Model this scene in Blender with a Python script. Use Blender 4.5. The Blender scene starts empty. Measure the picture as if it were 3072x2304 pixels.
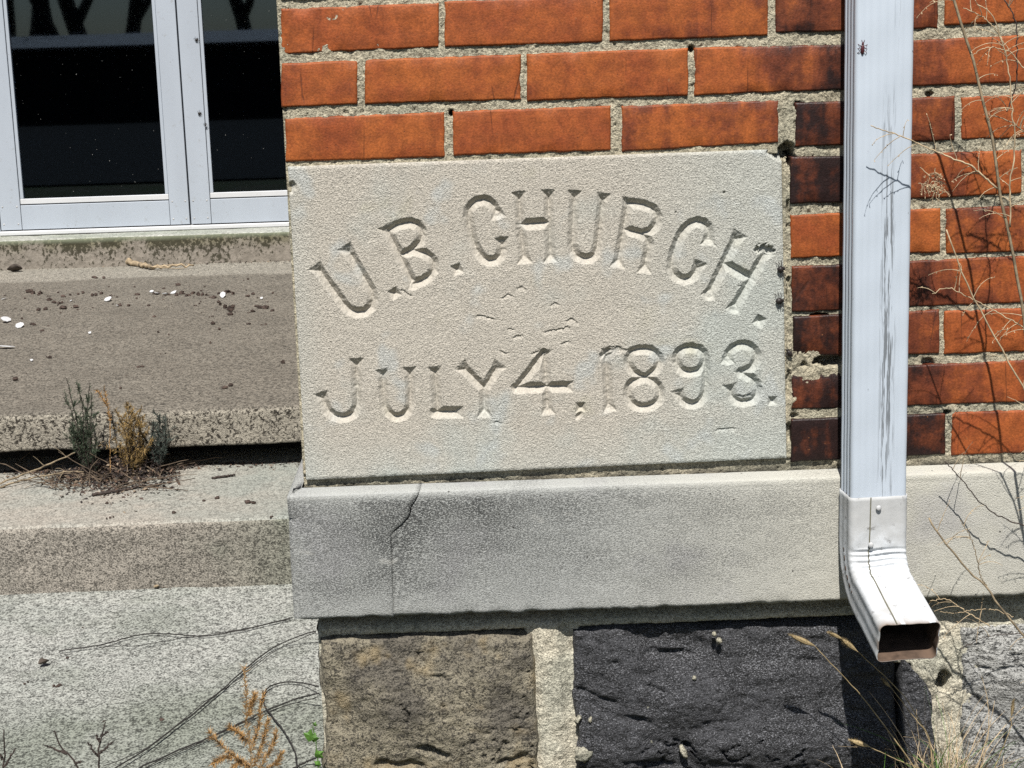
import bpy, math, random
import numpy as np
from mathutils import Matrix, Vector
R = math.radians
random.seed(11); RNG = np.random.default_rng(5)
SC = bpy.context.scene
COL = SC.collection

# ------------------------------------------------------------------ camera (solved from the photo's vanishing points)
F, CX, CY, DIST = 4950.0, 1536.0, 1152.0, 2.24
_dn = np.array([775.0, 24980.0, F]); _dn /= np.linalg.norm(_dn)
_a = -0.036; _b = -(775.0 + 24980.0 * _a) / F
_x = np.array([1.0, _a, _b]); _x /= np.linalg.norm(_x)
_n = np.cross(_x, _dn)
M = np.array([_x, _n, -_dn])                       # world <- camera (x right, y down, z forward)
CAM = -DIST * M @ np.array([0, 0, 1.0])
def ray(px, py):
    return M @ np.array([(px - CX) / F, (py - CY) / F, 1.0])
def W(px, py, y=0.0):                              # a measured point of the photo on the vertical plane at depth y
    d = ray(px, py); return CAM + d * ((y - CAM[1]) / d[1])
def WZ(px, py, z):                                 # the same on a level surface at height z
    d = ray(px, py); return CAM + d * ((z - CAM[2]) / d[2])
cd = bpy.data.cameras.new('camera'); cam = bpy.data.objects.new('camera', cd); COL.objects.link(cam)
cd.sensor_width = 36.0; cd.lens = 36.0 * F / 3072.0; cd.clip_start = 0.05; cd.clip_end = 600
c0, c1, c2 = M @ [1, 0, 0], M @ [0, -1, 0], M @ [0, 0, -1]
cam.matrix_world = Matrix(((c0[0], c1[0], c2[0], CAM[0]), (c0[1], c1[1], c2[1], CAM[1]), (c0[2], c1[2], c2[2], CAM[2]), (0, 0, 0, 1)))
SC.camera = cam

# ------------------------------------------------------------------ light
SUN_EL, SUN_AZ = 56.0, 6.0                         # azimuth measured from straight in front of the wall, to the left
sd = Vector((-math.sin(R(SUN_AZ)) * math.cos(R(SUN_EL)), -math.cos(R(SUN_AZ)) * math.cos(R(SUN_EL)), math.sin(R(SUN_EL))))
sl = bpy.data.lights.new('sun', 'SUN'); sl.energy = 5.0; sl.angle = R(0.53); sl.color = (1.0, 0.965, 0.91)
so = bpy.data.objects.new('sun', sl); COL.objects.link(so); so.rotation_euler = sd.to_track_quat('Z', 'Y').to_euler(); so.location = (0, -3, 6)
w = bpy.data.worlds.new('World'); SC.world = w; w.use_nodes = True
sky = w.node_tree.nodes.new('ShaderNodeTexSky'); sky.sky_type = 'NISHITA'; sky.sun_disc = False
sky.sun_elevation = R(SUN_EL); sky.sun_rotation = math.atan2(sd.x, sd.y)
bg = w.node_tree.nodes['Background']; bg.inputs['Strength'].default_value = 0.055
w.node_tree.links.new(sky.outputs[0], bg.inputs['Color'])
SC.view_settings.view_transform = 'Standard'; SC.view_settings.look = 'None'
SC.cycles.use_denoising = False; SC.cycles.max_bounces = 6; SC.cycles.diffuse_bounces = 2
SC.view_settings.exposure = 0.62; SC.view_settings.gamma = 1.0; SC.view_settings.use_curve_mapping = False

# ------------------------------------------------------------------ helpers
def tag(o, label=None, cat=None, group=None, kind=None):
    if label: o['label'] = label
    if cat: o['category'] = cat
    if group: o['group'] = group
    if kind: o['kind'] = kind
    return o
def link(name, data, mat=None, parent=None):
    o = bpy.data.objects.new(name, data); COL.objects.link(o)
    if mat is not None and data is not None and len(data.materials) == 0: data.materials.append(mat)
    if parent is not None: o.parent = parent
    return o
def empty(name, loc=(0, 0, 0)):
    o = bpy.data.objects.new(name, None); COL.objects.link(o); o.location = loc; o.empty_display_size = 0.05
    return o
def child(o, parent):                              # keep world coordinates under a located Empty
    o.parent = parent; o.matrix_parent_inverse = Matrix.Translation(-Vector(parent.location))
    return o
def np_mesh(name, V, Q, smooth=True, attrs=None):
    V = np.asarray(V, np.float32); Q = np.asarray(Q, np.int32); k = Q.shape[1]
    me = bpy.data.meshes.new(name); me.vertices.add(len(V)); me.vertices.foreach_set('co', V.ravel())
    me.loops.add(Q.size); me.loops.foreach_set('vertex_index', Q.ravel())
    me.polygons.add(len(Q)); me.polygons.foreach_set('loop_start', np.arange(0, Q.size, k, dtype=np.int32))
    me.polygons.foreach_set('loop_total', np.full(len(Q), k, np.int32))
    for nm, arr in (attrs or {}).items():
        at = me.attributes.new(nm, 'FLOAT', 'POINT'); at.data.foreach_set('value', np.asarray(arr, np.float32).ravel())
    me.update(calc_edges=True); me.validate()
    if smooth: me.polygons.foreach_set('use_smooth', np.ones(len(me.polygons), bool))
    return me
def grid_quads(ny, nx, off=0):
    i = np.arange(ny * nx).reshape(ny, nx)
    return np.stack([i[:-1, :-1], i[:-1, 1:], i[1:, 1:], i[1:, :-1]], -1).reshape(-1, 4) + off
def grid_mesh(name, P, smooth=True, attrs=None, keep=None):
    ny, nx = P.shape[:2]; Q = grid_quads(ny, nx)
    if keep is not None: Q = Q[keep.ravel()]
    return np_mesh(name, P.reshape(-1, 3), Q, smooth, attrs)
class MB:
    def __init__(s): s.v = []; s.f = []
    def tube(s, pts, r, n=5, cap=True):
        pts = [np.array(p, float) for p in pts]; b = len(s.v); m = len(pts)
        rr = r if hasattr(r, '__len__') else [r] * m
        for i, p in enumerate(pts):
            t = pts[min(i + 1, m - 1)] - pts[max(i - 1, 0)]; t /= (np.linalg.norm(t) + 1e-12)
            u = np.cross(t, [0.31, 0.93, 0.2]); u /= (np.linalg.norm(u) + 1e-12); q = np.cross(t, u)
            for k in range(n):
                a = 2 * math.pi * k / n; s.v.append(p + (u * math.cos(a) + q * math.sin(a)) * rr[i])
        for i in range(m - 1):
            for k in range(n):
                k2 = (k + 1) % n; s.f.append((b + i * n + k, b + i * n + k2, b + (i + 1) * n + k2, b + (i + 1) * n + k))
        if cap: s.f.append(tuple(b + k for k in range(n))[::-1]); s.f.append(tuple(b + (m - 1) * n + k for k in range(n)))
    def box(s, lo, hi):
        b = len(s.v); x0, y0, z0 = lo; x1, y1, z1 = hi
        s.v += [np.array(p, float) for p in ((x0, y0, z0), (x1, y0, z0), (x1, y1, z0), (x0, y1, z0), (x0, y0, z1), (x1, y0, z1), (x1, y1, z1), (x0, y1, z1))]
        for q in ((0, 3, 2, 1), (4, 5, 6, 7), (0, 1, 5, 4), (1, 2, 6, 5), (2, 3, 7, 6), (3, 0, 4, 7)): s.f.append(tuple(b + i for i in q))
    def poly(s, pts):
        b = len(s.v); s.v += [np.array(p, float) for p in pts]; s.f.append(tuple(range(b, b + len(pts))))
    def ball(s, c, r, nu=8, nv=5, jit=0.0, rot=None):
        b = len(s.v); c = np.array(c, float)
        for j in range(nv + 1):
            for i in range(nu):
                th = math.pi * j / nv; ph = 2 * math.pi * i / nu
                d = np.array([math.sin(th) * math.cos(ph) * r[0], math.sin(th) * math.sin(ph) * r[1], math.cos(th) * r[2]]) * (1 + random.uniform(-jit, jit))
                s.v.append(c + (rot @ d if rot is not None else d))
        for j in range(nv):
            for i in range(nu):
                i2 = (i + 1) % nu; s.f.append((b + j * nu + i, b + (j + 1) * nu + i, b + (j + 1) * nu + i2, b + j * nu + i2))
    def build(s, name, mat, parent=None, smooth=False):
        me = bpy.data.meshes.new(name); me.from_pydata([tuple(v) for v in s.v], [], s.f); me.update()
        if smooth: me.polygons.foreach_set('use_smooth', np.ones(len(me.polygons), bool))
        o = link(name, me, mat)
        if parent is not None: child(o, parent)
        return o
def bevel(o, wd, seg=2):
    m = o.modifiers.new('bevel', 'BEVEL'); m.width = wd; m.segments = seg; m.limit_method = 'ANGLE'; return o
def _h(ix, iy, s):
    n = (ix.astype(np.int64) * 374761393 + iy.astype(np.int64) * 668265263 + s * 974634777) & 0x7fffffff
    n = ((n ^ (n >> 13)) * 1274126177) & 0x7fffffff
    n = (n ^ (n >> 16)) & 0x7fffffff
    return n / float(0x7fffffff)
def vnoise(x, y, s=0):
    x = np.asarray(x, float); y = np.asarray(y, float)
    ix = np.floor(x); iy = np.floor(y); fx = x - ix; fy = y - iy
    fx = fx * fx * (3 - 2 * fx); fy = fy * fy * (3 - 2 * fy); ix = ix.astype(np.int64); iy = iy.astype(np.int64)
    a = _h(ix, iy, s) * (1 - fx) + _h(ix + 1, iy, s) * fx; b = _h(ix, iy + 1, s) * (1 - fx) + _h(ix + 1, iy + 1, s) * fx
    return (a * (1 - fy) + b * fy) * 2 - 1
def fbm(x, y, s=0, o=4, g=0.5):
    t = 0; a = 1.0; k = 1.0
    for i in range(o): t = t + a * vnoise(np.asarray(x) * k + 13.7 * i, np.asarray(y) * k - 7.1 * i, s + i); a *= g; k *= 2.03
    return t
def smooth(e0, e1, x):
    t = np.clip((np.asarray(x, float) - e0) / (e1 - e0), 0, 1); return t * t * (3 - 2 * t)

# ------------------------------------------------------------------ material helpers
ALB = 0.65                                          # overall scale of the surface colours, set with the exposure
class NT:
    def __init__(s, name, rough=0.85, spec=0.3):
        s.m = bpy.data.materials.new(name); s.m.use_nodes = True; s.t = s.m.node_tree; s.b = s.t.nodes['Principled BSDF']
        s.b.inputs['Roughness'].default_value = rough; s.b.inputs['Specular IOR Level'].default_value = spec
        s.co = s.t.nodes.new('ShaderNodeTexCoord').outputs['Object']
    def n(s, typ, **kw):
        nd = s.t.nodes.new(typ)
        for k, v in kw.items(): setattr(nd, k, v)
        return nd
    def set(s, sock, v):
        if hasattr(v, 'is_output') or isinstance(v, bpy.types.NodeSocket): s.t.links.new(v, sock)
        elif isinstance(v, (tuple, list)) and len(v) == 3 and sock.type == 'RGBA': sock.default_value = (*v, 1)
        else: sock.default_value = v
    def map(s, sc=(1, 1, 1), loc=(0, 0, 0), rot=(0, 0, 0), co=None):
        nd = s.n('ShaderNodeMapping'); s.set(nd.inputs['Vector'], co or s.co); nd.inputs['Scale'].default_value = sc
        nd.inputs['Location'].default_value = loc; nd.inputs['Rotation'].default_value = rot; return nd.outputs[0]
    def noise(s, scale, detail=3.0, rough=0.55, co=None, dist=0.0):
        nd = s.n('ShaderNodeTexNoise'); s.set(nd.inputs['Vector'], co or s.co); nd.inputs['Scale'].default_value = scale
        nd.inputs['Detail'].default_value = detail; nd.inputs['Roughness'].default_value = rough; nd.inputs['Distortion'].default_value = dist
        return nd.outputs['Fac']
    def voro(s, scale, co=None, feature='F1', rnd=1.0):
        nd = s.n('ShaderNodeTexVoronoi', feature=feature); s.set(nd.inputs['Vector'], co or s.co); nd.inputs['Scale'].default_value = scale
        nd.inputs['Randomness'].default_value = rnd; return nd.outputs['Distance']
    def math(s, op, a, b=0.0, c=0.0, clamp=False):
        nd = s.n('ShaderNodeMath', operation=op, use_clamp=clamp); s.set(nd.inputs[0], a); s.set(nd.inputs[1], b); s.set(nd.inputs[2], c); return nd.outputs[0]
    def rng(s, v, a, b, c=0.0, d=1.0):
        nd = s.n('ShaderNodeMapRange', interpolation_type='SMOOTHSTEP'); s.set(nd.inputs[0], v)
        for i, q in enumerate((a, b, c, d)): nd.inputs[i + 1].default_value = q
        return nd.outputs[0]
    def mix(s, fac, a, b, mode='MIX'):
        nd = s.n('ShaderNodeMix', data_type='RGBA', blend_type=mode); s.set(nd.inputs[0], fac); s.set(nd.inputs[6], a); s.set(nd.inputs[7], b); return nd.outputs[2]
    def grey(s, v):
        nd = s.n('ShaderNodeCombineColor'); [s.set(nd.inputs[i], v) for i in range(3)]; return nd.outputs[0]
    def xyz(s, co=None):
        nd = s.n('ShaderNodeSeparateXYZ'); s.set(nd.inputs[0], co or s.co); return nd.outputs
    def attr(s, name, typ='GEOMETRY'):
        nd = s.n('ShaderNodeAttribute', attribute_name=name, attribute_type=typ); return nd.outputs['Fac']
    def bump(s, h, dist, strength=1.0, prev=None):
        nd = s.n('ShaderNodeBump'); s.set(nd.inputs['Height'], h); nd.inputs['Distance'].default_value = dist; s.set(nd.inputs['Strength'], strength)
        if prev is not None: s.t.links.new(prev, nd.inputs['Normal'])
        return nd.outputs[0]
    def out(s, col=None, normal=None, rough=None):
        if col is not None: s.set(s.b.inputs['Base Color'], s.mix(1.0, col, (ALB, ALB, ALB), 'MULTIPLY'))
        if normal is not None: s.t.links.new(normal, s.b.inputs['Normal'])
        if rough is not None: s.set(s.b.inputs['Roughness'], rough)
        return s.m
def plain(name, col, rough=0.7, var=0.25, scale=60.0, spec=0.3):
    t = NT(name, rough, spec); k = t.rng(t.noise(scale, 3), 0.3, 0.7, 1 - var, 1 + var); return t.out(t.mix(1.0, col, t.grey(k), 'MULTIPLY'))

def m_limestone():
    t = NT('limestone'); X = t.xyz()
    big = t.noise(5.5, 3, 0.6); g = t.math('ADD', t.rng(X[0], 0.10, 0.36, 0, 0.75), t.rng(X[0], -0.24, -0.30, 0, 0.45))
    g = t.math('ADD', g, t.rng(X[2], -0.04, -0.13, 0, 0.45)); g = t.math('ADD', g, t.rng(big, 0.52, 0.68, 0, 0.55), clamp=True)
    col = t.mix(g, (0.610, 0.562, 0.480), (0.560, 0.582, 0.532))
    col = t.mix(t.math('MULTIPLY', t.rng(t.noise(16, 2), 0.57, 0.70), 0.5), col, (0.58, 0.62, 0.61))
    col = t.mix(t.math('MULTIPLY', t.rng(t.noise(9, 3, co=t.map(loc=(3, 1, 7))), 0.60, 0.74), 0.45), col, (0.50, 0.47, 0.32))
    cv = t.attr('carve'); inv = t.math('SUBTRACT', 1.0, t.math('MULTIPLY', cv, 0.60), clamp=True)
    gr = t.noise(520, 2, 0.6); gr2 = t.noise(230, 2, 0.6)
    sp = t.math('MULTIPLY', t.rng(gr, 0.30, 0.70, 0.64, 1.24), t.rng(gr2, 0.3, 0.7, 0.90, 1.09))
    sp = t.math('ADD', t.math('MULTIPLY', sp, t.math('ADD', t.math('MULTIPLY', inv, 0.72), 0.18)), t.math('MULTIPLY', t.math('SUBTRACT', 0.82, t.math('MULTIPLY', inv, 0.72)), 0.92))
    col = t.mix(1.0, col, t.grey(sp), 'MULTIPLY')
    nb = t.bump(gr, 0.0018, t.math('ADD', t.math('MULTIPLY', inv, 0.9), 0.10)); nb = t.bump(gr2, 0.0016, 0.35, nb)
    return t.out(col, nb)
def m_ledge():
    t = NT('weathered_ledge_stone'); X = t.xyz(); th = t.attr('wash')
    base = t.mix(t.rng(X[0], 0.02, 0.50), (0.575, 0.585, 0.558), (0.735, 0.715, 0.625))
    base = t.mix(t.math('MULTIPLY', t.rng(t.noise(7, 3), 0.5, 0.7), 0.5), base, (0.50, 0.49, 0.50))
    dirt = t.math('ADD', t.rng(X[0], 0.60, -0.05, 0.16, 0.68), t.rng(t.noise(6, 3, 0.6, t.map((0.7, 1, 1.6))), 0.3, 0.7, -0.16, 0.16))
    dirt = t.math('MULTIPLY', dirt, t.rng(X[2], float(ZBOT), float(ZBOT) + 0.06, 0.55, 1.0))
    dirt = t.math('MULTIPLY', dirt, t.math('SUBTRACT', 1.0, t.math('MULTIPLY', th, 0.85)), clamp=True)
    st = t.map((1, 1, 1.7)); gr = t.noise(380, 4, 0.72, co=st); g2 = t.noise(900, 2, 0.6, co=st)
    cr = t.math('ADD', t.math('MULTIPLY', gr, 0.7), t.math('MULTIPLY', g2, 0.3))
    speck = t.math('MULTIPLY', t.rng(t.math('ADD', cr, t.math('MULTIPLY', dirt, 0.09)), 0.50, 0.58), t.math('ADD', t.math('MULTIPLY', dirt, 1.05), 0.09), clamp=True)
    col = t.mix(speck, base, (0.062, 0.064, 0.062))
    col = t.mix(t.math('MULTIPLY', t.rng(t.noise(26, 3, co=t.map((0.6, 1, 1.4), (5, 2, 1))), 0.66, 0.72), 0.45), col, (0.66, 0.65, 0.60))
    col = t.mix(t.rng(t.voro(34, t.map((1, 1, 1), (2, 5, 3))), 0.06, 0.03, 0, 0.85), col, (0.05, 0.045, 0.04))
    return t.out(col, t.bump(cr, 0.0034, 0.95))
def m_concrete(name, base, alt, algae, lo, hi, ax, speck=0.5, scale=300, sc2=(1, 1, 1), dist=0.0020, blot=0.45):
    t = NT(name, 0.92, 0.2); X = t.xyz(); co = t.map(sc2)
    col = t.mix(t.rng(t.noise(7.0, 4, 0.6), 0.36, 0.68), base, alt)
    col = t.mix(t.math('MULTIPLY', t.math('ADD', t.rng(t.math('ADD', X[ax], t.math('MULTIPLY', t.math('SUBTRACT', t.noise(2.2, 4, 0.6), 0.5), 0.12)), lo, hi, 0, 0.75), t.rng(t.noise(5, 3, co=t.map(loc=(9, 4, 2))), 0.48, 0.66, 0, blot), clamp=True), 0.9), col, algae)
    gr = t.noise(scale, 3, 0.62, co=co); g2 = t.noise(scale * 0.33, 3, 0.6, co=co)
    mk = t.rng(t.math('ADD', t.math('MULTIPLY', gr, 0.7), t.math('MULTIPLY', g2, 0.3)), 0.38, 0.60, 1.0 - speck, 1.0 + speck * 0.35)
    col = t.mix(1.0, col, t.grey(mk), 'MULTIPLY')
    col = t.mix(t.rng(t.noise(95, 2, co=t.map(loc=(1, 8, 3))), 0.73, 0.78, 0, 0.7), col, (0.05, 0.045, 0.04))
    nb = t.bump(gr, dist, 0.8); nb = t.bump(g2, dist * 1.5, 0.5, nb)
    return t.out(col, nb)
def m_sill():
    t = NT('mossy_sill_concrete', 0.92, 0.2); X = t.xyz(); f = t.noise(75, 4, 0.7, t.map((1, 1, 0.8))); m = t.noise(6.5, 3, 0.6, t.map((1, 1, 0.4))); hgt = t.rng(X[2], float(Z3) + 0.01, float(Z4))
    c = t.mix(t.rng(t.noise(60, 3), 0.35, 0.65), (0.36, 0.32, 0.27), (0.27, 0.24, 0.20)); c = t.mix(t.math('MULTIPLY', t.rng(m, 0.40, 0.60), t.rng(hgt, 0.35, 1.0, 0, 0.75)), c, (0.20, 0.19, 0.095))
    k = t.math('ADD', f, t.math('ADD', t.math('MULTIPLY', m, 0.55), t.math('MULTIPLY', hgt, 0.14))); k = t.math('ADD', k, t.rng(X[0], -0.9, -0.45, 0.0, -0.13)); c = t.mix(t.rng(k, 0.84, 0.93, 0, 0.9), c, (0.050, 0.046, 0.028))
    c = t.mix(t.rng(hgt, 0.86, 1.0, 0, 0.7), c, (0.22, 0.245, 0.17))
    return t.out(c, t.bump(f, 0.004, 0.8))
def m_pebbled():
    t = NT('pebbled_concrete_face', 0.9, 0.2); n = t.noise(150, 4, 0.7, dist=0.8); n2 = t.noise(70, 4, 0.6); v = t.math('ADD', t.math('MULTIPLY', n, 0.75), t.math('MULTIPLY', n2, 0.25))
    col = t.mix(t.rng(v, 0.51, 0.43), (0.52, 0.475, 0.39), (0.060, 0.052, 0.042)); col = t.mix(t.rng(n2, 0.45, 0.7, 0.0, 0.4), col, (0.30, 0.27, 0.225))
    return t.out(col, t.bump(v, 0.012, 1.0))
def m_brick():
    t = NT('fired_brick', 0.55, 0.25); oi = t.n('ShaderNodeObjectInfo'); rd = oi.outputs['Random']
    off = t.n('ShaderNodeCombineXYZ'); t.set(off.inputs[0], t.math('MULTIPLY', rd, 37.0)); t.set(off.inputs[2], t.math('MULTIPLY', rd, 91.0))
    va = t.n('ShaderNodeVectorMath', operation='ADD'); t.set(va.inputs[0], t.co); t.set(va.inputs[1], off.outputs[0]); co = va.outputs[0]
    u = t.attr('u'); bl = t.attr('burn_left', 'OBJECT'); br = t.attr('burn_right', 'OBJECT')
    lin = t.math('ADD', t.math('MULTIPLY', bl, t.math('SUBTRACT', 1.0, u)), t.math('MULTIPLY', br, u))
    n1 = t.noise(16, 4, 0.6, co); vs = t.noise(34, 3, 0.6, t.map((1, 1, 0.12), co=co)); n3 = t.noise(90, 4, 0.65, co)
    k = t.math('ADD', lin, t.math('MULTIPLY', t.math('SUBTRACT', n1, 0.5), 1.1)); k = t.math('ADD', k, t.math('MULTIPLY', t.math('SUBTRACT', vs, 0.5), 0.9))
    k = t.math('ADD', k, t.math('MULTIPLY', t.math('SUBTRACT', n3, 0.5), 0.5)); k = t.math('ADD', k, t.math('MULTIPLY', t.attr('edge'), 0.10))
    col = t.mix(t.rng(n1, 0.36, 0.68), (0.435, 0.118, 0.026), (0.315, 0.073, 0.020))
    col = t.mix(t.rng(rd, 0.0, 1.0, 0.0, 0.4), col, (0.35, 0.082, 0.024))
    col = t.mix(t.rng(k, 0.30, 0.66, 0, 0.75), col, (0.135, 0.036, 0.020)); col = t.mix(t.rng(k, 0.58, 1.04), col, (0.026, 0.013, 0.012))
    fl = t.math('MULTIPLY', t.rng(t.noise(130, 3, 0.6, t.map(loc=(3, 3, 9), co=co)), 0.66, 0.72), t.rng(t.noise(14, 2, 0.5, t.map(loc=(8, 3, 1), co=co)), 0.5, 0.62))
    col = t.mix(t.math('MULTIPLY', fl, 0.7), col, (0.40, 0.17, 0.07))
    pit = t.rng(t.voro(55, co), 0.055, 0.02); cz = t.math('MULTIPLY', t.rng(t.voro(15, t.map((1, 1, 0.16), co=co), 'DISTANCE_TO_EDGE'), 0.012, 0.002), 0.55)
    cz = t.math('MULTIPLY', cz, t.rng(t.noise(12, 2, 0.5, t.map(loc=(1, 5, 5), co=co)), 0.5, 0.6))
    dk = t.math('MAXIMUM', t.math('MULTIPLY', pit, 0.7), cz); col = t.mix(dk, col, (0.05, 0.02, 0.014))
    h = t.math('SUBTRACT', t.math('MULTIPLY', n3, 0.25), dk); nb = t.bump(h, 0.0014, 0.45)
    col = t.mix(1.0, col, t.grey(t.math('MULTIPLY', t.rng(t.noise(330, 3, 0.6, co), 0.3, 0.7, 0.78, 1.18), t.rng(t.noise(60, 4, 0.6, t.map(loc=(2, 7, 4), co=co)), 0.34, 0.66, 0.78, 1.12))), 'MULTIPLY')
    return t.out(col, t.bump(t.noise(420, 3, 0.6, co), 0.0010, 0.5, nb), t.rng(k, 0.3, 0.9, 0.62, 0.45))
def m_mortar(name, col=(0.56, 0.500, 0.368), dirt=0.0, zline=None, fz=False):
    t = NT(name, 0.95, 0.15); gr = t.noise(420, 3, 0.65); g2 = t.noise(150, 3, 0.65)
    c = t.mix(t.rng(t.noise(11, 3), 0.4, 0.65), col, (col[0] * 0.80, col[1] * 0.84, col[2] * 0.86))
    c = t.mix(1.0, c, t.grey(t.math('MULTIPLY', t.rng(gr, 0.3, 0.65, 0.5, 1.25), t.rng(g2, 0.3, 0.6, 0.7, 1.1))), 'MULTIPLY')
    if zline is not None:                          # moss and soot caught in the joint above the ledge
        X = t.xyz(); zz = t.math('SUBTRACT', X[2], t.math('MULTIPLY', X[0], 0.0)); d = t.rng(zz, zline + 0.012, zline - 0.012)
        d = t.math('MULTIPLY', d, t.rng(t.noise(38, 4, 0.65, t.map((0.6, 1, 1))), 0.36, 0.60, 0.15, 1.0)); c = t.mix(d, c, (0.055, 0.052, 0.044))
    if fz: c = t.mix(t.rng(t.xyz()[2], float(ZBOT) - 0.035, float(ZBOT) - 0.012, 0, 0.92), c, (0.070, 0.046, 0.034))  # dirty bed under the ledge, the ledge's shade deepened in its colour
    if dirt: c = t.mix(t.rng(t.noise(20, 3), 0.45, 0.7, 0, dirt), c, (0.10, 0.085, 0.06))
    return t.out(c, t.bump(g2, 0.004, 0.7, t.bump(gr, 0.0026, 0.9)))
def m_rock(name, a, b, dark, k=0.5, spark=0.0, tint=None, an=(0.8, 1, 1.5)):
    t = NT(name, 0.8, 0.35); n1 = t.noise(9, 5, 0.65); gr = t.noise(330, 3, 0.68, t.map(an)); g2 = t.noise(95, 4, 0.65, t.map(an))
    col = t.mix(t.rng(n1, 0.38, 0.64), a, b); q = t.math('ADD', t.math('MULTIPLY', gr, 0.6), t.math('MULTIPLY', g2, 0.4))
    col = t.mix(t.rng(q, 0.46, 0.60, 0, 0.9), col, dark) if k > 0.5 else t.mix(t.rng(q, 0.50, 0.66, 0, 0.8), col, dark)
    if tint: col = t.mix(t.rng(t.noise(14, 3, 0.6, t.map(loc=(4, 2, 9))), 0.52, 0.68, 0, 0.55), col, tint)
    if spark: col = t.mix(t.rng(t.math('ADD', t.noise(560, 3, 0.7, t.map((0.7, 1, 1.6))), t.math('MULTIPLY', t.math('SUBTRACT', n1, 0.5), 0.25)), 0.52, 0.66, 0, spark), col, (0.34, 0.345, 0.37))
    return t.out(col, t.bump(g2, 0.007, 0.9, t.bump(gr, 0.0045, 1.0)))
def m_white_metal(name='white_painted_metal', col=(0.66, 0.735, 0.825), scuff=True):
    t = NT(name, 0.42, 0.5); X = t.xyz(); c = t.mix(t.rng(t.noise(6, 3, co=t.map((1, 1, 0.3))), 0.35, 0.7), col, tuple(q * 0.93 for q in col))
    if not scuff: c = t.mix(t.rng(t.noise(45, 4, 0.7), 0.60, 0.72, 0, 0.35), c, (0.30, 0.29, 0.26)); c = t.mix(t.rng(t.voro(28), 0.045, 0.02, 0, 0.7), c, (0.12, 0.11, 0.10))
    if scuff:
        s1 = t.noise(330, 3, 0.7, t.map((1, 1, 0.035))); m = t.rng(t.noise(9, 3, 0.6, t.map((2.4, 1, 0.35), (2, 0, 4))), 0.40, 0.52)
        band = t.math('MULTIPLY', t.rng(X[0], PXM - 0.004, PXM + 0.006), t.rng(X[0], PXM + 0.024, PXM + 0.014))
        c = t.mix(t.math('MULTIPLY', t.math('MULTIPLY', t.rng(s1, 0.50, 0.55), band), t.math('MULTIPLY', m, 0.8)), c, (0.13, 0.14, 0.15))
        c = t.mix(t.rng(t.voro(60, t.map((1, 1, 0.5))), 0.05, 0.02, 0, 0.6), c, (0.2, 0.2, 0.21))
    return t.out(c)
def m_elbow():
    t = NT('worn_white_elbow', 0.75, 0.25); c = t.mix(t.rng(t.noise(14, 5, 0.65), 0.36, 0.68), (0.78, 0.81, 0.84), (0.56, 0.565, 0.56))
    c = t.mix(t.rng(t.noise(60, 5, 0.7), 0.58, 0.70, 0, 0.8), c, (0.20, 0.19, 0.18)); c = t.mix(t.attr('rust'), c, (0.20, 0.12, 0.07))
    return t.out(c, t.bump(t.noise(70, 3), 0.0012, 0.5))
def m_glass():
    m = bpy.data.materials.new('dark_door_glass'); m.use_nodes = True; t = m.node_tree; t.nodes.remove(t.nodes['Principled BSDF'])
    fr = t.nodes.new('ShaderNodeFresnel'); fr.inputs[0].default_value = 1.75
    tr = t.nodes.new('ShaderNodeBsdfTransparent'); tr.inputs[0].default_value = (0.55, 0.57, 0.58, 1)
    gl = t.nodes.new('ShaderNodeBsdfGlossy'); gl.inputs['Roughness'].default_value = 0.018; gl.inputs[0].default_value = (0.62, 0.80, 1.0, 1)
    df = t.nodes.new('ShaderNodeBsdfDiffuse'); df.inputs[0].default_value = (0.30, 0.30, 0.29, 1)
    nz = t.nodes.new('ShaderNodeTexNoise'); nz.inputs['Scale'].default_value = 110; nz.inputs['Detail'].default_value = 2
    mr = t.nodes.new('ShaderNodeMapRange'); mr.inputs[1].default_value = 0.74; mr.inputs[2].default_value = 0.78; mr.inputs[4].default_value = 0.5
    co = t.nodes.new('ShaderNodeTexCoord'); t.links.new(co.outputs['Object'], nz.inputs['Vector']); t.links.new(nz.outputs['Fac'], mr.inputs[0])
    mx = t.nodes.new('ShaderNodeMixShader'); t.links.new(fr.outputs[0], mx.inputs[0]); t.links.new(tr.outputs[0], mx.inputs[1]); t.links.new(gl.outputs[0], mx.inputs[2])
    m2 = t.nodes.new('ShaderNodeMixShader'); t.links.new(mr.outputs[0], m2.inputs[0]); t.links.new(mx.outputs[0], m2.inputs[1]); t.links.new(df.outputs[0], m2.inputs[2])
    t.links.new(m2.outputs[0], t.nodes['Material Output'].inputs[0]); return m

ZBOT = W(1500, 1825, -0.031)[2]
LIME, LEDGE, BRICK = m_limestone(), m_ledge(), m_brick()
PXM = W(2641, 900, -0.086)[0]; WHITE = m_white_metal(); ELBOW = m_elbow(); GLASS = m_glass()
ALU = m_white_metal('white_door_aluminium', (0.52, 0.575, 0.645), False)
ALU_W = m_white_metal('bright_threshold_aluminium', (0.78, 0.79, 0.80), False)
RUST = plain('rusty_pipe_inside', (0.11, 0.072, 0.050), 0.9, 0.5, 40)
SCREW = plain('screw_steel', (0.55, 0.55, 0.55), 0.35)
BLACK = plain('black_gasket', (0.012, 0.012, 0.012), 0.6)

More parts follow.
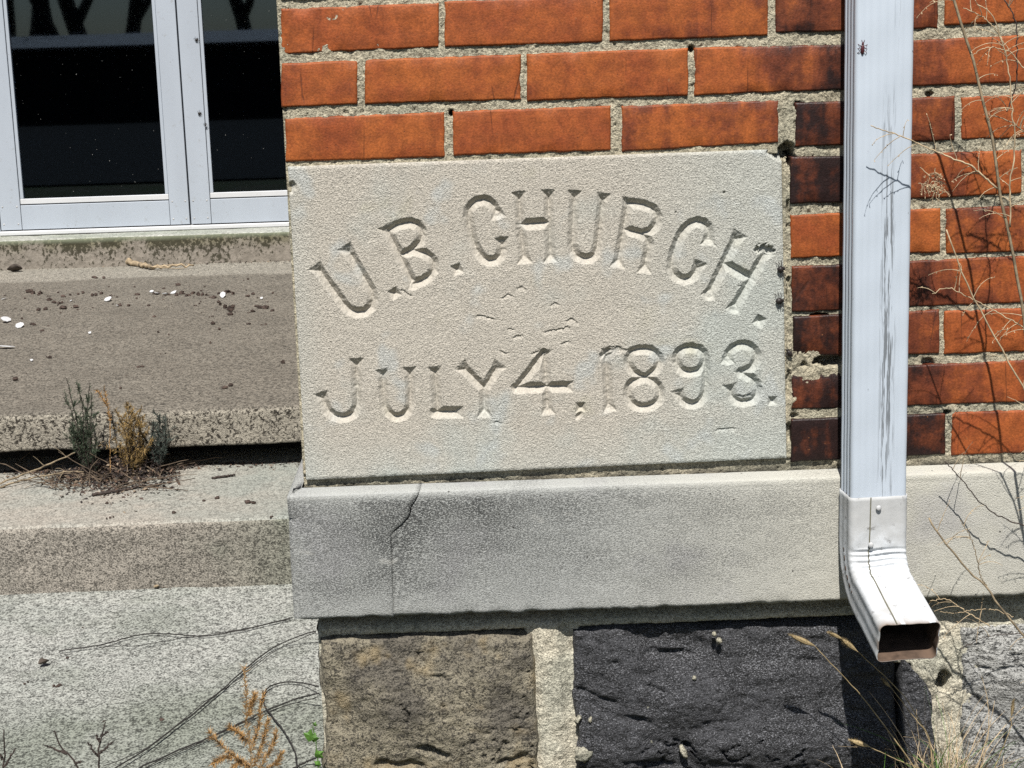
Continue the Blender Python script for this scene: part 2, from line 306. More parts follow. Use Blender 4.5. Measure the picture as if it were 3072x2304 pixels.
# ------------------------------------------------------------------ levels of the place
Z0 = W(950, 2332)[2]                                # concrete pad, level with the foot of the wall
Y1 = WZ(430, 1768, Z0)[1]; Z1 = W(430, 1568, Y1)[2]  # step
Y2 = WZ(430, 1398, Z1)[1]; YS = Y2 - 0.055
Z3 = W(430, 1232, YS)[2]; Z2 = W(430, 1342, YS)[2]   # landing slab top and underside
Y3 = WZ(430, 797, Z3)[1]; Z4 = W(430, 707, Y3)[2]; Y4 = WZ(430, 695, Z4)[1]
ZG = Z0 - 0.06
XC = W(860, 700)[0]                                 # the corner of the brick wall
XF = W(957, 2100)[0]                                # the corner of the foundation

# ground
def ground():
    n = 60; xs = np.linspace(-1, 1, n); xs = np.sign(xs) * np.abs(xs) ** 3 * 200; X, Y = np.meshgrid(xs, xs - 0.0)
    P = np.stack([X, Y, np.full_like(X, ZG) + 0.004 * vnoise(X * 9, Y * 9, 3)], -1)
    return grid_mesh('ground', P)
tg = NT('ground_soil_and_grass', 0.95, 0.15); nb_ = tg.noise(2.2, 5, 0.6)
cg = tg.mix(tg.rng(nb_, 0.4, 0.6), (0.085, 0.075, 0.045), (0.055, 0.075, 0.025)); cg = tg.mix(tg.rng(tg.noise(40, 4, 0.7), 0.4, 0.7, 0, 0.6), cg, (0.14, 0.115, 0.07))
tag(link('ground', ground(), tg.out(cg, tg.bump(tg.noise(60, 4), 0.02, 0.8))), kind='structure')

# ------------------------------------------------------------------ brick wall
BR = []   # left, right, top-left, bottom-left, top-right, bottom-right (photo pixels on the wall plane), burn left, burn right
def b(l, r, tl, bl, tr, br, q, s): BR.append((l, r, tl, bl, tr, br, q, s))
b(841, 1317, 26, 163, 8, 142, .05, .05); b(1334, 1809, 4, 141, -14, 127, .1, .1); b(1829, 2305, -14, 124, -32, 107, .15, .42)
b(2327, 2816, -36, 99, -52, 86, .72, .62); b(2835, 3322, -54, 76, -72, 56, .08, .1)
b(844, 1072, 191, 323, 180, 313, .22, .2); b(1094, 1563, 178, 313, 163, 299, .1, .12); b(1580, 2065, 161, 303, 144, 287, .03, .05)
b(2083, 2573, 143, 287, 131, 268, .12, .92); b(2592, 3080, 127, 265, 105, 246, .80, .15); b(3100, 3580, 103, 244, 84, 226, .1, .2)
b(856, 1334, 354, 486, 336, 472, .08, .06); b(1359, 1833, 334, 467, 317, 452, .02, .08); b(1865, 2337, 319, 456, 299, 428, .36, .50)
b(2386, 2867, 308, 441, 288, 422, .85, .62); b(2885, 3370, 291, 420, 272, 402, .02, .05)
b(2371, 2573, 470, 613, 467, 607, .90, .92); b(2592, 3066, 469, 605, 448, 581, .62, .20); b(3086, 3560, 448, 580, 430, 562, .1, .1)
b(2373, 2823, 645, 776, 625, 758, .0, .0); b(2839, 3320, 626, 764, 606, 745, .55, .28)
b(2376, 2573, 799, 937, 793, 930, .78, .8); b(2592, 3080, 790, 927, 767, 908, .80, .3); b(3099, 3580, 766, 907, 748, 890, .2, .2)
b(2380, 2820, 950, 1070, 929, 1062, .98, .50); b(2833, 3318, 933, 1064, 915, 1048, .15, .38)
b(2376, 2573, 1111, 1229, 1104, 1226, .92, .98); b(2592, 3080, 1103, 1224, 1080, 1206, .88, .3); b(3099, 3580, 1080, 1205, 1064, 1190, .2, .2)
b(2374, 2838, 1258, 1386, 1240, 1364, 1.0, .88); b(2856, 3340, 1238, 1367, 1222, 1350, .22, .18)
for r_ in range(1, 5):                               # courses above the frame
    dy = -163 * r_ ; x0 = 842 if r_ % 2 == 0 else 842 - 245
    for k_ in range(6):
        l_ = max(842, x0 + 490 * k_); rr_ = x0 + 490 * k_ + 470
        if rr_ - l_ < 60: continue
        s_ = -0.037 * (l_ - 842); e_ = -0.037 * (rr_ - 842)
        b(l_, rr_, 26 + dy + s_, 163 + dy + s_, 26 + dy + e_, 163 + dy + e_, .12, .12)
CHIP = {0: 1, 24: 2, 26: 3, 3: 4}                     # bricks with broken arrises
def brick_mesh(i, q):
    l, r, tl, bl, tr, br = q[:6]
    TL, TR, BL, BR_ = W(l, tl), W(r, tr), W(l, bl), W(r, br)
    nx = max(12, int((r - l) / 18)); nz = 9
    u = np.linspace(0, 1, nx); v = np.linspace(0, 1, nz)
    Lx = np.linalg.norm(TR - TL); Lz = np.linalg.norm(TL - BL)
    def edge(n, L): 
        a = np.linspace(0, 1, n - 4); e = 0.0013 / L; return np.concatenate([[0, e], a[1:-1] if False else np.linspace(2.4 * e, 1 - 2.4 * e, n - 4), [1 - e, 1]])
    u = edge(nx, Lx); v = edge(nz, Lz); U, V = np.meshgrid(u, v)
    P = ((1 - V)[..., None] * ((1 - U)[..., None] * BL + U[..., None] * BR_) + V[..., None] * ((1 - U)[..., None] * TL + U[..., None] * TR))
    dx = np.minimum(U, 1 - U) * Lx; dz = np.minimum(V, 1 - V) * Lz; d = np.minimum(dx, dz)
    X, Z = P[..., 0].copy(), P[..., 2].copy()
    rag = fbm(X * 90, Z * 90, 20 + i, 3) * 0.0006
    near = np.exp(-d / 0.004)
    P[..., 2] += rag * near * np.sign(V - 0.5) * (dz < 0.008); P[..., 0] += fbm(X * 90, Z * 90, 70 + i, 3) * 0.0006 * near * np.sign(U - 0.5) * (dx < 0.008)
    y = 0.0026 * np.clip(1 - d / 0.0020, 0, 1) ** 2 + 0.0004 * fbm(X * 25, Z * 25, i, 2)
    y += fbm(np.array(float(i)), np.array(3.3), 9, 1) * 0.0008
    ch = np.clip(fbm(X * 130, Z * 130, 200 + i, 2) - 0.35, 0, 1) * np.exp(-d / 0.003) * 0.006
    if i in CHIP:
        m = {1: np.exp(-((U - 0.0) / 0.03) ** 2) * (0.6 + 0.6 * vnoise(Z * 160, Z * 0, 5)), 2: np.exp(-((V - 0.0) / 0.16) ** 2) * np.clip(1 - U / 0.45, 0, 1), 3: np.exp(-((V - 1.0) / 0.2) ** 2), 4: np.exp(-((V - .2) / .05) ** 2) * smooth(.8, 1, U)}[CHIP[i]]
        ch = ch + np.clip(m + 0.3 * fbm(X * 120, Z * 120, 5, 2), 0, 1) * 0.006
    P[..., 1] = y + ch
    E = np.clip(1 - d / 0.011, 0, 1)
    Pb = np.zeros((nz + 2, nx + 2, 3)); Pb[1:-1, 1:-1] = P
    Pb[0, 1:-1] = P[0]; Pb[-1, 1:-1] = P[-1]; Pb[1:-1, 0] = P[:, 0]; Pb[1:-1, -1] = P[:, -1]
    Pb[0, 0], Pb[0, -1], Pb[-1, 0], Pb[-1, -1] = P[0, 0], P[0, -1], P[-1, 0], P[-1, -1]
    for sl_ in (np.s_[0, :], np.s_[-1, :], np.s_[:, 0], np.s_[:, -1]): Pb[sl_][..., 1] = 0.085
    pad = lambda A: np.pad(A, 1, mode='edge')
    return grid_mesh('brick', Pb, True, {'u': pad(U), 'edge': pad(E)})
wall = empty('brick_wall', (XC, 0, Z0)); tag(wall, 'orange and flashed dark brick wall with sandy mortar joints around the carved stone', 'wall')
for i_, q_ in enumerate(BR):
    o_ = link('brick', brick_mesh(i_, q_), BRICK); child(o_, wall); o_['burn_left'] = float(q_[6]); o_['burn_right'] = float(q_[7])
ST = [W(863, 500, -0.002), W(2346, 447, -0.002), W(918, 1441, -0.002), W(2361, 1375, -0.002)]    # stone corners TL TR BL BR
def ledge_top(x):                                   # height where the sloped top of the ledge meets the wall
    A, B_ = W(925, 1463), W(2900, 1392); return A[2] + (np.asarray(x) - A[0]) * (B_[2] - A[2]) / (B_[0] - A[0])
ZL = float(ledge_top(0.0))
def mortar():
    st = 0.0019; xs = np.arange(XC + 0.0035, W(3420, 600)[0], st); zs = np.arange(ZL - 0.03, W(1500, -640)[2], st)
    zs = np.concatenate([zs[zs < W(1500, -60)[2]], np.linspace(W(1500, -60)[2], zs[-1], 60)])
    X, Z = np.meshgrid(xs, zs)
    Y = 0.0030 + 0.0007 * fbm(X * 320, Z * 320, 1, 3) + 0.0012 * fbm(X * 55, Z * 55, 4, 3) + np.clip(fbm(X * 210, Z * 210, 8, 2) - 0.65, 0, 1) * 0.006
    def hole(px, py, rx, rz, dp=0.03):
        c = W(px, py); d = ((X - c[0]) / rx) ** 2 + ((Z - c[2]) / rz) ** 2 + 0.55 * fbm(X * 170, Z * 170, 31, 3); return dp * smooth(1.25, 0.55, d)
    for h in ((2362, 452, .010, .011), (2375, 478, .006, .010), (2492, 1082, .022, .0085), (1353, 338, .004, .005), (2075, 146, .0035, .004), (2843, 1240, .005, .0035), (2790, 283, .0045, .004, .012), (2412, 1095, .004, .004, .01),
              (2785, 1085, .009, .005, .012), (2400, 316, .007, .005, .015), (2385, 1250, .005, .005, .01), (2367, 1300, .004, .016, .010), (2368, 870, .003, .02, .008), (2366, 640, .003, .02, .008), (2368, 1150, .003, .02, .007), (2460, 950, .012, .004, .02)):
        Y += hole(*h)
    inside = (X > ST[0][0] + 0.004) & (X < ST[3][0] - 0.006) & (Z < ST[0][2] - 0.004) & (Z > ST[2][2] + 0.006)
    Y = np.where(inside, 0.06, Y)
    Y += np.where(Z < ledge_top(X) + 0.018, 0.0035, 0) * (X < W(2500, 1400)[0])
    P = np.stack([X, Y, Z], -1); E = P[:, :1].copy(); E[..., 1] = 0.09; P = np.concatenate([E, P], 1)
    return grid_mesh('mortar', P)
child(link('mortar', mortar(), m_mortar('sandy_mortar', zline=ZL + 0.004)), wall)
mbk = MB(); mbk.box((XC + 0.012, 0.085, ZL - 0.02), (XC + 1.75, Y4 + 0.5, ZL + 1.6))
child(mbk.build('wall_core', m_mortar('core_mortar')), wall)
mbk = MB()                                            # the return of the wall beside the steps, out of the photo's sight
for r_ in range(15):
    z_ = ledge_top(XC) + 0.014 + r_ * 0.0705; y_ = 0.115 if r_ % 2 else 0.0
    while y_ < Y4:
        mbk.box((XC + 0.002, max(y_, 0.1), z_), (XC + 0.1, min(y_ + 0.205, Y4 + .02), z_ + 0.06)); y_ += 0.2135
sb_ = mbk.build('side_brick_courses', plain('side_brick', (0.36, 0.11, 0.036), 0.6)); child(sb_, wall); sb_['kind'] = 'stuff'

# ------------------------------------------------------------------ cornerstone with V-cut lettering
def zz(ox, oy, s, pts): return [(ox + x / s, oy + y / s) for x, y in pts]
A1 = lambda *p: zz(900, 560, 3.6867, p); A2 = lambda *p: zz(1350, 540, 3.6867, p); A3 = lambda *p: zz(1850, 560, 3.7709, p)
A4 = lambda *p: zz(900, 1020, 3.6867, p); A5 = lambda *p: zz(1350, 1020, 3.6867, p); A6 = lambda *p: zz(1780, 1000, 3.6867, p)
STROKES = [  # points, serif at start, serif at end, half width px
 (A1((160, 862), (218, 935), (480, 1300), (545, 1365), (630, 1397), (720, 1382), (785, 1330), (808, 1250), (788, 1150), (540, 722), (488, 650)), 1, 1, 15.5),
 (A1((938, 424), (975, 500), (1255, 1078), (1275, 1120)), 1, 1, 15),
 (A1((975, 492), (1070, 432), (1150, 406), (1225, 398), (1300, 425), (1343, 480), (1350, 540), (1335, 595), (1290, 655), (1245, 703), (1125, 757)), 0, 0, 15),
 (A1((1245, 703), (1310, 722), (1385, 742), (1445, 785), (1478, 845), (1478, 925), (1440, 985), (1375, 1030), (1258, 1080)), 0, 0, 15),
 (A2((540, 432), (522, 370), (490, 300), (440, 242), (375, 218), (300, 235), (240, 280), (206, 340), (203, 410), (215, 500), (236, 600), (265, 700), (310, 800), (370, 872), (435, 900), (510, 885), (560, 838), (580, 765), (575, 690), (567, 624)), 1, 1, 15),
 (A2((757, 120), (765, 215), (790, 600), (828, 928)), 1, 1, 14.5), (A2((1088, 102), (1090, 190), (1102, 600), (1114, 922)), 1, 1, 14.5), (A2((785, 494), (1090, 474)), 0, 0, 16.5),
 (A2((1382, 106), (1377, 205), (1360, 600), (1353, 710), (1368, 790), (1410, 845), (1490, 875), (1565, 864), (1608, 818), (1632, 740), (1648, 620), (1690, 230), (1702, 138)), 1, 1, 15),
 (A3((142, 118), (130, 195), (60, 620), (5, 925)), 1, 1, 15),
 (A3((130, 192), (210, 190), (300, 206), (395, 243), (443, 290), (462, 345), (455, 405), (430, 460), (370, 508), (285, 535), (95, 488)), 0, 0, 15),
 (A3((285, 535), (345, 590), (366, 650), (358, 720), (332, 850), (312, 988)), 0, 1, 15),
 (A3((1032, 672), (1042, 590), (1045, 520), (1030, 462), (985, 415), (910, 397), (832, 424), (770, 480), (722, 560), (682, 650), (646, 760), (628, 850), (624, 930), (650, 992), (702, 1036), (770, 1055), (838, 1035), (886, 985), (915, 922), (957, 836)), 1, 1, 15.5),
 (A3((1400, 518), (1350, 598), (1050, 1215), (1028, 1265)), 1, 1, 16), (A3((1738, 705), (1672, 772), (1335, 1368), (1308, 1425)), 1, 1, 16), (A3((1225, 875), (1520, 1045)), 0, 0, 17),
 (A4((621, 197), (622, 290), (628, 500), (633, 640), (625, 730), (590, 812), (530, 850), (450, 862), (370, 840), (312, 790), (278, 720), (226, 572)), 1, 1, 15),
 (A4((905, 317), (916, 390), (925, 600), (942, 735), (976, 802), (1030, 845), (1080, 855), (1142, 838), (1190, 790), (1214, 725), (1220, 600), (1212, 383), (1205, 297)), 1, 1, 14),
 (A4((1485, 290), (1494, 365), (1522, 803)), 1, 0, 14.5), (A4((1500, 803), (1815, 799)), 0, 2, 17.5),
 (A5((105, 270), (185, 348), (377, 540)), 1, 0, 15), (A5((565, 255), (508, 332), (377, 540)), 1, 0, 15), (A5((377, 535), (378, 700), (382, 862)), 0, 1, 14.5),
 (A5((1056, 97), (1047, 180), (1070, 520), (1078, 765), (1086, 832)), 1, 1, 14.5), (A5((1035, 150), (900, 330), (742, 533)), 0, 0, 15), (A5((735, 533), (1060, 522), (1372, 515)), 0, 2, 16.5),
 (A5((1752, 100), (1726, 215), (1745, 500), (1756, 740), (1770, 804)), 1, 1, 14.5), (A5((1752, 120), (1690, 180)), 0, 0, 12),
 (A6((560, 178), (490, 183), (425, 207), (393, 265), (388, 330), (410, 390), (455, 440), (520, 475), (590, 493), (660, 528), (712, 580), (738, 640), (738, 700), (712, 757), (660, 795), (600, 814), (540, 820), (470, 805), (415, 762), (388, 700), (384, 640), (402, 578), (445, 535), (520, 508), (590, 487), (655, 440), (705, 390), (730, 330), (725, 275), (695, 225), (640, 187), (560, 178)), 0, 0, 14.5),
 (A6((1080, 155), (1000, 170), (945, 210), (922, 270), (925, 330), (960, 390), (1010, 425), (1080, 435), (1150, 420), (1200, 385), (1228, 330), (1234, 270), (1215, 220), (1172, 175), (1080, 155)), 0, 0, 14.5),
 (A6((1234, 270), (1247, 400), (1250, 530), (1240, 640), (1216, 710), (1170, 765), (1100, 790), (1040, 780), (988, 745), (955, 692), (930, 614)), 0, 1, 14.5),
 (A6((1484, 345), (1484, 290), (1500, 220), (1550, 160), (1610, 128), (1660, 122), (1730, 140), (1780, 185), (1806, 240), (1800, 300), (1765, 365), (1710, 405), (1640, 437), (1622, 388)), 1, 1, 14.5),
 (A6((1640, 437), (1700, 475), (1762, 503), (1802, 560), (1818, 625), (1806, 690), (1770, 735), (1705, 760), (1640, 763), (1572, 740), (1530, 690), (1503, 558)), 0, 1, 14.5),
]
DOTS = [(A1((1045, 1180))[0], 17, 32), (A1((1738, 915))[0], 17, 20), (A3((1617, 1522))[0], 18, -32), (A5((1447, 745))[0], 16.5, 0), (A6((1983, 747))[0], 15, 0)]
CRACKS = [  # weathered gouges on the face, photo pixels
 [(1508, 892), (1522, 884), (1536, 890)], [(1555, 866), (1566, 861), (1572, 866)], [(1656, 914), (1664, 909), (1674, 912)], [(1432, 949), (1445, 946), (1462, 953), (1478, 956)],
 [(1638, 996), (1660, 990), (1690, 988), (1704, 980)], [(1704, 962), (1716, 957), (1728, 966)], [(1526, 985), (1538, 988)], [(1544, 1010), (1556, 1006), (1564, 1008)], [(1690, 1030), (1706, 1026)], [(1502, 1052), (1516, 1058)],
 [(1826, 1042), (1846, 1044), (1866, 1046), (1880, 1052), (1892, 1050)], [(1206, 872), (1230, 886)], [(2222, 856), (2240, 850)], [(1488, 1264), (1500, 1268)], [(1600, 1060), (1616, 1056)], [(2150, 1290), (2200, 1284)]]
def stone():
    st = 0.00072; u = np.arange(0, 1 + 1e-6, st / 0.66); v = np.arange(0, 1 + 1e-6, st / 0.42); U, V = np.meshgrid(u, v)
    TL, TR, BL, BR_ = ST
    P = ((1 - V)[..., None] * ((1 - U)[..., None] * BL + U[..., None] * BR_) + V[..., None] * ((1 - U)[..., None] * TL + U[..., None] * TR))
    X = P[..., 0]; Z = P[..., 2]; D = np.zeros_like(X); TA = 1.05; mpp = (TR[0] - TL[0]) / (2346 - 863)
    def win(pts, m):
        x0, x1 = min(p[0] for p in pts) - m, max(p[0] for p in pts) + m; z0, z1 = min(p[1] for p in pts) - m, max(p[1] for p in pts) + m
        js = np.where((Z.min(1) < z1) & (Z.max(1) > z0))[0]; iss = np.where((X.min(0) < x1) & (X.max(0) > x0))[0]
        return slice(js[0], js[-1] + 1), slice(iss[0], iss[-1] + 1)
    wob = lambda x, z, s: fbm(x * 230, z * 230, s, 3) * 0.00055
    def stroke(px, s0, s1, hw):
        pts = []
        for p in px: q = W(p[0], p[1], -0.002); pts.append((q[0], q[2]))
        w_ = hw * 1.14 * mpp; ws = w_ * 1.46; LF = w_ * 1.7; sj, si = win(pts, w_ * 2.4); x = X[sj, si]; z = Z[sj, si]
        seg = [(pts[i], pts[i + 1]) for i in range(len(pts) - 1)]; Ls = [math.dist(*s) for s in seg]; tot = sum(Ls); best = np.zeros_like(x); acc = 0.0
        for k, ((a, c), L) in enumerate(zip(seg, Ls)):
            ex, ez = (c[0] - a[0]) / L, (c[1] - a[1]) / L; tt = (x - a[0]) * ex + (z - a[1]) * ez; dd = np.abs((x - a[0]) * ez - (z - a[1]) * ex)
            tc = np.clip(tt, 0, L); ov = np.abs(tt - tc); d = np.hypot(dd, ov); s = acc + tc
            e = np.full_like(x, 9.0); width = np.full_like(x, w_)
            if s0: e = np.minimum(e, s + np.where((k == 0), np.minimum(tt, 0), 0)); 
            if s1: e = np.minimum(e, tot - s - np.where((k == len(seg) - 1), np.maximum(tt - L, 0), 0))
            if s0 == 1: width = np.maximum(width, w_ + (ws - w_) * np.clip(1 - s / LF, 0, 1) ** 1.3)
            if s1 == 1: width = np.maximum(width, w_ + (ws - w_) * np.clip(1 - (tot - s) / LF, 0, 1) ** 1.3)
            f = np.minimum(width - d, e * 0.66); best = np.maximum(best, f); acc += L
        D[sj, si] = np.maximum(D[sj, si], np.where(best > 0, np.maximum(best + wob(x, z, 3), 0) * TA, 0))
    for s_ in STROKES: stroke(*s_)
    for (c, hw, ang) in DOTS:
        q = W(c[0], c[1], -0.002); h = hw * mpp; ca, sa = math.cos(R(ang)), math.sin(R(ang)); dx, dz = X - q[0], Z - q[2]
        a_ = np.abs(dx * ca + dz * sa); b_ = np.abs(-dx * sa + dz * ca); D = np.maximum(D, np.clip(h - np.maximum(a_, b_), 0, 1) * TA)
    q = W(1738, 1246, -0.002); D = np.maximum(D, np.clip(0.0058 - np.hypot((X - q[0] - 0.5 * (Z - q[2])) * 1.1, (Z - q[2]) * 0.8), 0, 1) * TA)
    carve = np.clip(D / 0.0012, 0, 1)
    for cr in CRACKS:
        pts = [(W(*p, -0.002)[0], W(*p, -0.002)[2]) for p in cr]; sj, si = win(pts, 0.012); x = X[sj, si]; z = Z[sj, si]; dm = np.full_like(x, 9.0); sg = np.zeros_like(x)
        for a, c in zip(pts[:-1], pts[1:]):
            L = math.dist(a, c); ex, ez = (c[0] - a[0]) / L, (c[1] - a[1]) / L; zz_ = z + fbm(x * 260, z * 90, 17, 3) * 0.0013
            tt = np.clip((x - a[0]) * ex + (zz_ - a[1]) * ez, 0, L); d = np.hypot(x - a[0] - tt * ex, zz_ - a[1] - tt * ez); sg = np.where(d < dm, zz_ - a[1] - tt * ez, sg); dm = np.minimum(dm, d)
        D[sj, si] = np.maximum(D[sj, si], np.where(sg > 0, np.clip(1 - dm / 0.0012, 0, 1), np.clip(1 - dm / 0.006, 0, 1) ** 1.5) * 0.0017)
    def pit(px, py, r, dp, el=1.0):
        nonlocal D
        q = W(px, py, -0.002); d = np.hypot((X - q[0]) / el, Z - q[2]) / r + 0.35 * fbm(X * 300, Z * 300, 12, 2); D = np.maximum(D, dp * smooth(1.1, 0.6, d))
    pit(2288, 748, .0075, .006, 1.3); pit(2310, 752, .006, .007, 1.2); pit(2172, 578, .0022, .003); pit(2026, 637, .0016, .002); pit(1852, 1050, .005, .0022, 2.2); pit(2225, 1195, .006, .0025, 1.8); pit(2250, 1190, .005, .0025, 1.2)
    dl = U * 0.645; dr = (1 - U) * 0.645; dt = (1 - V) * 0.41; db = V * 0.41; de = np.minimum(np.minimum(dl, dr), np.minimum(dt, db)) + 0.0006 * fbm(X * 130, Z * 130, 41, 3)
    D += np.clip(0.0042 - de, 0, 1) ** 1.7 * 18 * np.minimum(1, 1 + 0 * de)
    cc = np.hypot(dr - 0.002, dt - 0.0); D = np.maximum(D, smooth(0.017, 0.006, cc + 0.003 * fbm(X * 90, Z * 90, 6, 3)) * 0.022)
    cc = np.hypot(dl, dt - 0.026); D = np.maximum(D, smooth(0.010, 0.002, cc + 0.003 * fbm(X * 90, Z * 90, 7, 3)) * 0.006)
    D += 0.00022 * fbm(X * 420, Z * 420, 2, 2) * (1 - 0.3 * carve) + 0.0004 * fbm(X * 20, Z * 20, 3, 3)
    P[..., 1] = -0.002 + D
    Pb = np.pad(P, ((1, 1), (1, 1), (0, 0)), mode='edge'); Cb = np.pad(carve, 1, mode='edge')
    Pb[0, :, 1] = 0.1; Pb[-1, :, 1] = 0.1; Pb[:, 0, 1] = 0.1; Pb[:, -1, 1] = 0.1
    return grid_mesh('cornerstone', Pb, True, {'carve': Cb})
tag(link('cornerstone', stone(), LIME), 'pale limestone cornerstone carved with U.B. CHURCH. JULY 4, 1893.', 'cornerstone')

# ------------------------------------------------------------------ projecting stone ledge under the bricks
OL = 0.031
def lin(p0, p1, y):
    A, B_ = W(*p0, y), W(*p1, y); return lambda x: A[2] + (np.asarray(x, float) - A[0]) * (B_[2] - A[2]) / (B_[0] - A[0])
ledge_edge = lin((1000, 1484), (2900, 1418), -OL); ledge_bot = lin((942, 1857), (2900, 1790), -OL)
XLL = W(870, 1650, -OL)[0]
JX = lambda zf: None
def ledge_block(x0, x1, seed, left_return=False, crackR=None, crackL=None):
    # profile rows: (outward share, where)
    n = 46; rows = [('t', k / 8) for k in range(9)] + [('f', (k + 1) / (n - 12)) for k in range(n - 12)] + [('b', 0.5), ('b', 1.0)]
    nx = int((x1 - x0) / 0.006) + 2; xs = np.linspace(0, 1, nx); P = []; Wm = []
    for (kd, q) in rows:
        a = x0 + xs * (x1 - x0)
        zt, ze, zb = ledge_top(a), ledge_edge(a), ledge_bot(a)
        if kd == 't': o = OL * q; z = zt + (ze - zt) * q - 0.0016 * max(0, q - 0.8) / 0.2
        elif kd == 'f': o = OL; z = ze - 0.003 + (zb - ze + 0.003) * q
        else: o = OL - q * 0.10; z = zb + 0 * a
        o = np.full(nx, o) if np.isscalar(o) else o
        zn = (z - zb) / (zt - zb)
        xx = a.copy()
        if crackL is not None: xx = np.where(xs < 0.5, xx + (crackL(zn) - x0) * np.clip(1 - (a - x0) / 0.09, 0, 1), xx)
        if crackR is not None: xx = np.where(xs > 0.5, xx + (crackR(zn) - x1) * np.clip(1 - (x1 - a) / 0.09, 0, 1), xx)
        nz_ = 0.0011 * fbm(xx * 18, z * 18 + q * 3, seed, 4) + 0.0005 * fbm(xx * 130, z * 130, seed + 5, 3)
        rag = np.clip(fbm(xx * 60, z * 0 + 3.1, seed + 9, 4) - 0.1, 0, 1) * 0.0035 * math.exp(-abs(1 - q) / 0.03) if kd == 'f' else 0
        yy = -(o + nz_) + rag
        if kd == 'f': yy = yy + 0.004 * math.exp(-q / 0.03)
        if kd == 'f' and q == 1.0: z = z + np.clip(fbm(xx * 45, z * 0, seed + 2, 4), -1, 1) * 0.0015
        if left_return:                             # chipped arris at the outer corner
            cz = np.exp(-((zn - 0.78) / 0.10) ** 2) * np.exp(-(xx - x0) / 0.012); yy = yy + 0.010 * cz * (1 + 0.5 * vnoise(z * 200, xx * 90, 3))
        P.append(np.stack([xx, yy, z], -1)); Wm.append(np.full(nx, 1.0 if kd == 't' else max(0.0, 1 - q / 0.06) if kd == 'f' else 0.0) * (0.75 + 0.5 * np.clip(fbm(xx * 9, xx * 0, 4, 2), -1, 1)))
    P = np.array(P); Wm = np.clip(np.array(Wm), 0, 1)
    L = P[:, :1].copy(); Rr = P[:, -1:].copy(); Rr[..., 1] = 0.1
    if left_return:
        OX = 0.017
        L2 = P[:, :1].copy(); 
        for j, (kd, q) in enumerate(rows):
            o = OX * q if kd == 't' else (OX if kd == 'f' else OX - q * 0.06)
            dx = (OX - o); P[j, 0, 0] += dx; sh = np.clip(1 - (P[j, :, 0] - P[j, 0, 0]) / 0.08, 0, 1)
            L2[j, 0] = (P[j, 0, 0], Y2 + 0.3, P[j, 0, 2])
        mid = P[:, :1] * 0.97 + L2 * 0.03; P = np.concatenate([L2, mid, P, Rr], 1); Wm = np.concatenate([Wm[:, :1], Wm[:, :1], Wm, Wm[:, -1:]], 1)
    else:
        L[..., 1] = 0.1; P = np.concatenate([L, P, Rr], 1); Wm = np.concatenate([Wm[:, :1], Wm, Wm[:, -1:]], 1)
    return grid_mesh('ledge_block', P, True, {'wash': Wm})
ledge = empty('stone_ledge', (XLL, -OL, float(ledge_bot(XLL)))); tag(ledge, 'projecting grey stone ledge below the carved stone, cracked near its left end', 'ledge')
_xk = [W(p, q, -OL)[0] for p, q in ((1180, 1845), (1176, 1700), (1172, 1573), (1218, 1535), (1236, 1490), (1262, 1445))]
_zk = [0.0, 0.34, 0.655, 0.76, 0.87, 1.0]
ck = lambda zn: np.interp(zn, _zk, _xk) + 0.0012 * vnoise(np.asarray(zn) * 40, np.asarray(zn) * 0, 3)
gap = lambda zn: 0.0001 + 0.0009 * smooth(0.64, 0.72, zn) * smooth(1.02, 0.9, zn)
XJ = _xk[0]
for blk in (link('ledge_block', ledge_block(XLL, XJ, 3, True, crackR=lambda zn: ck(zn) - gap(zn)), LEDGE), link('ledge_block', ledge_block(XJ, W(3430, 1600)[0], 8, False, crackL=lambda zn: ck(zn) + gap(zn)), LEDGE)): child(blk, ledge)

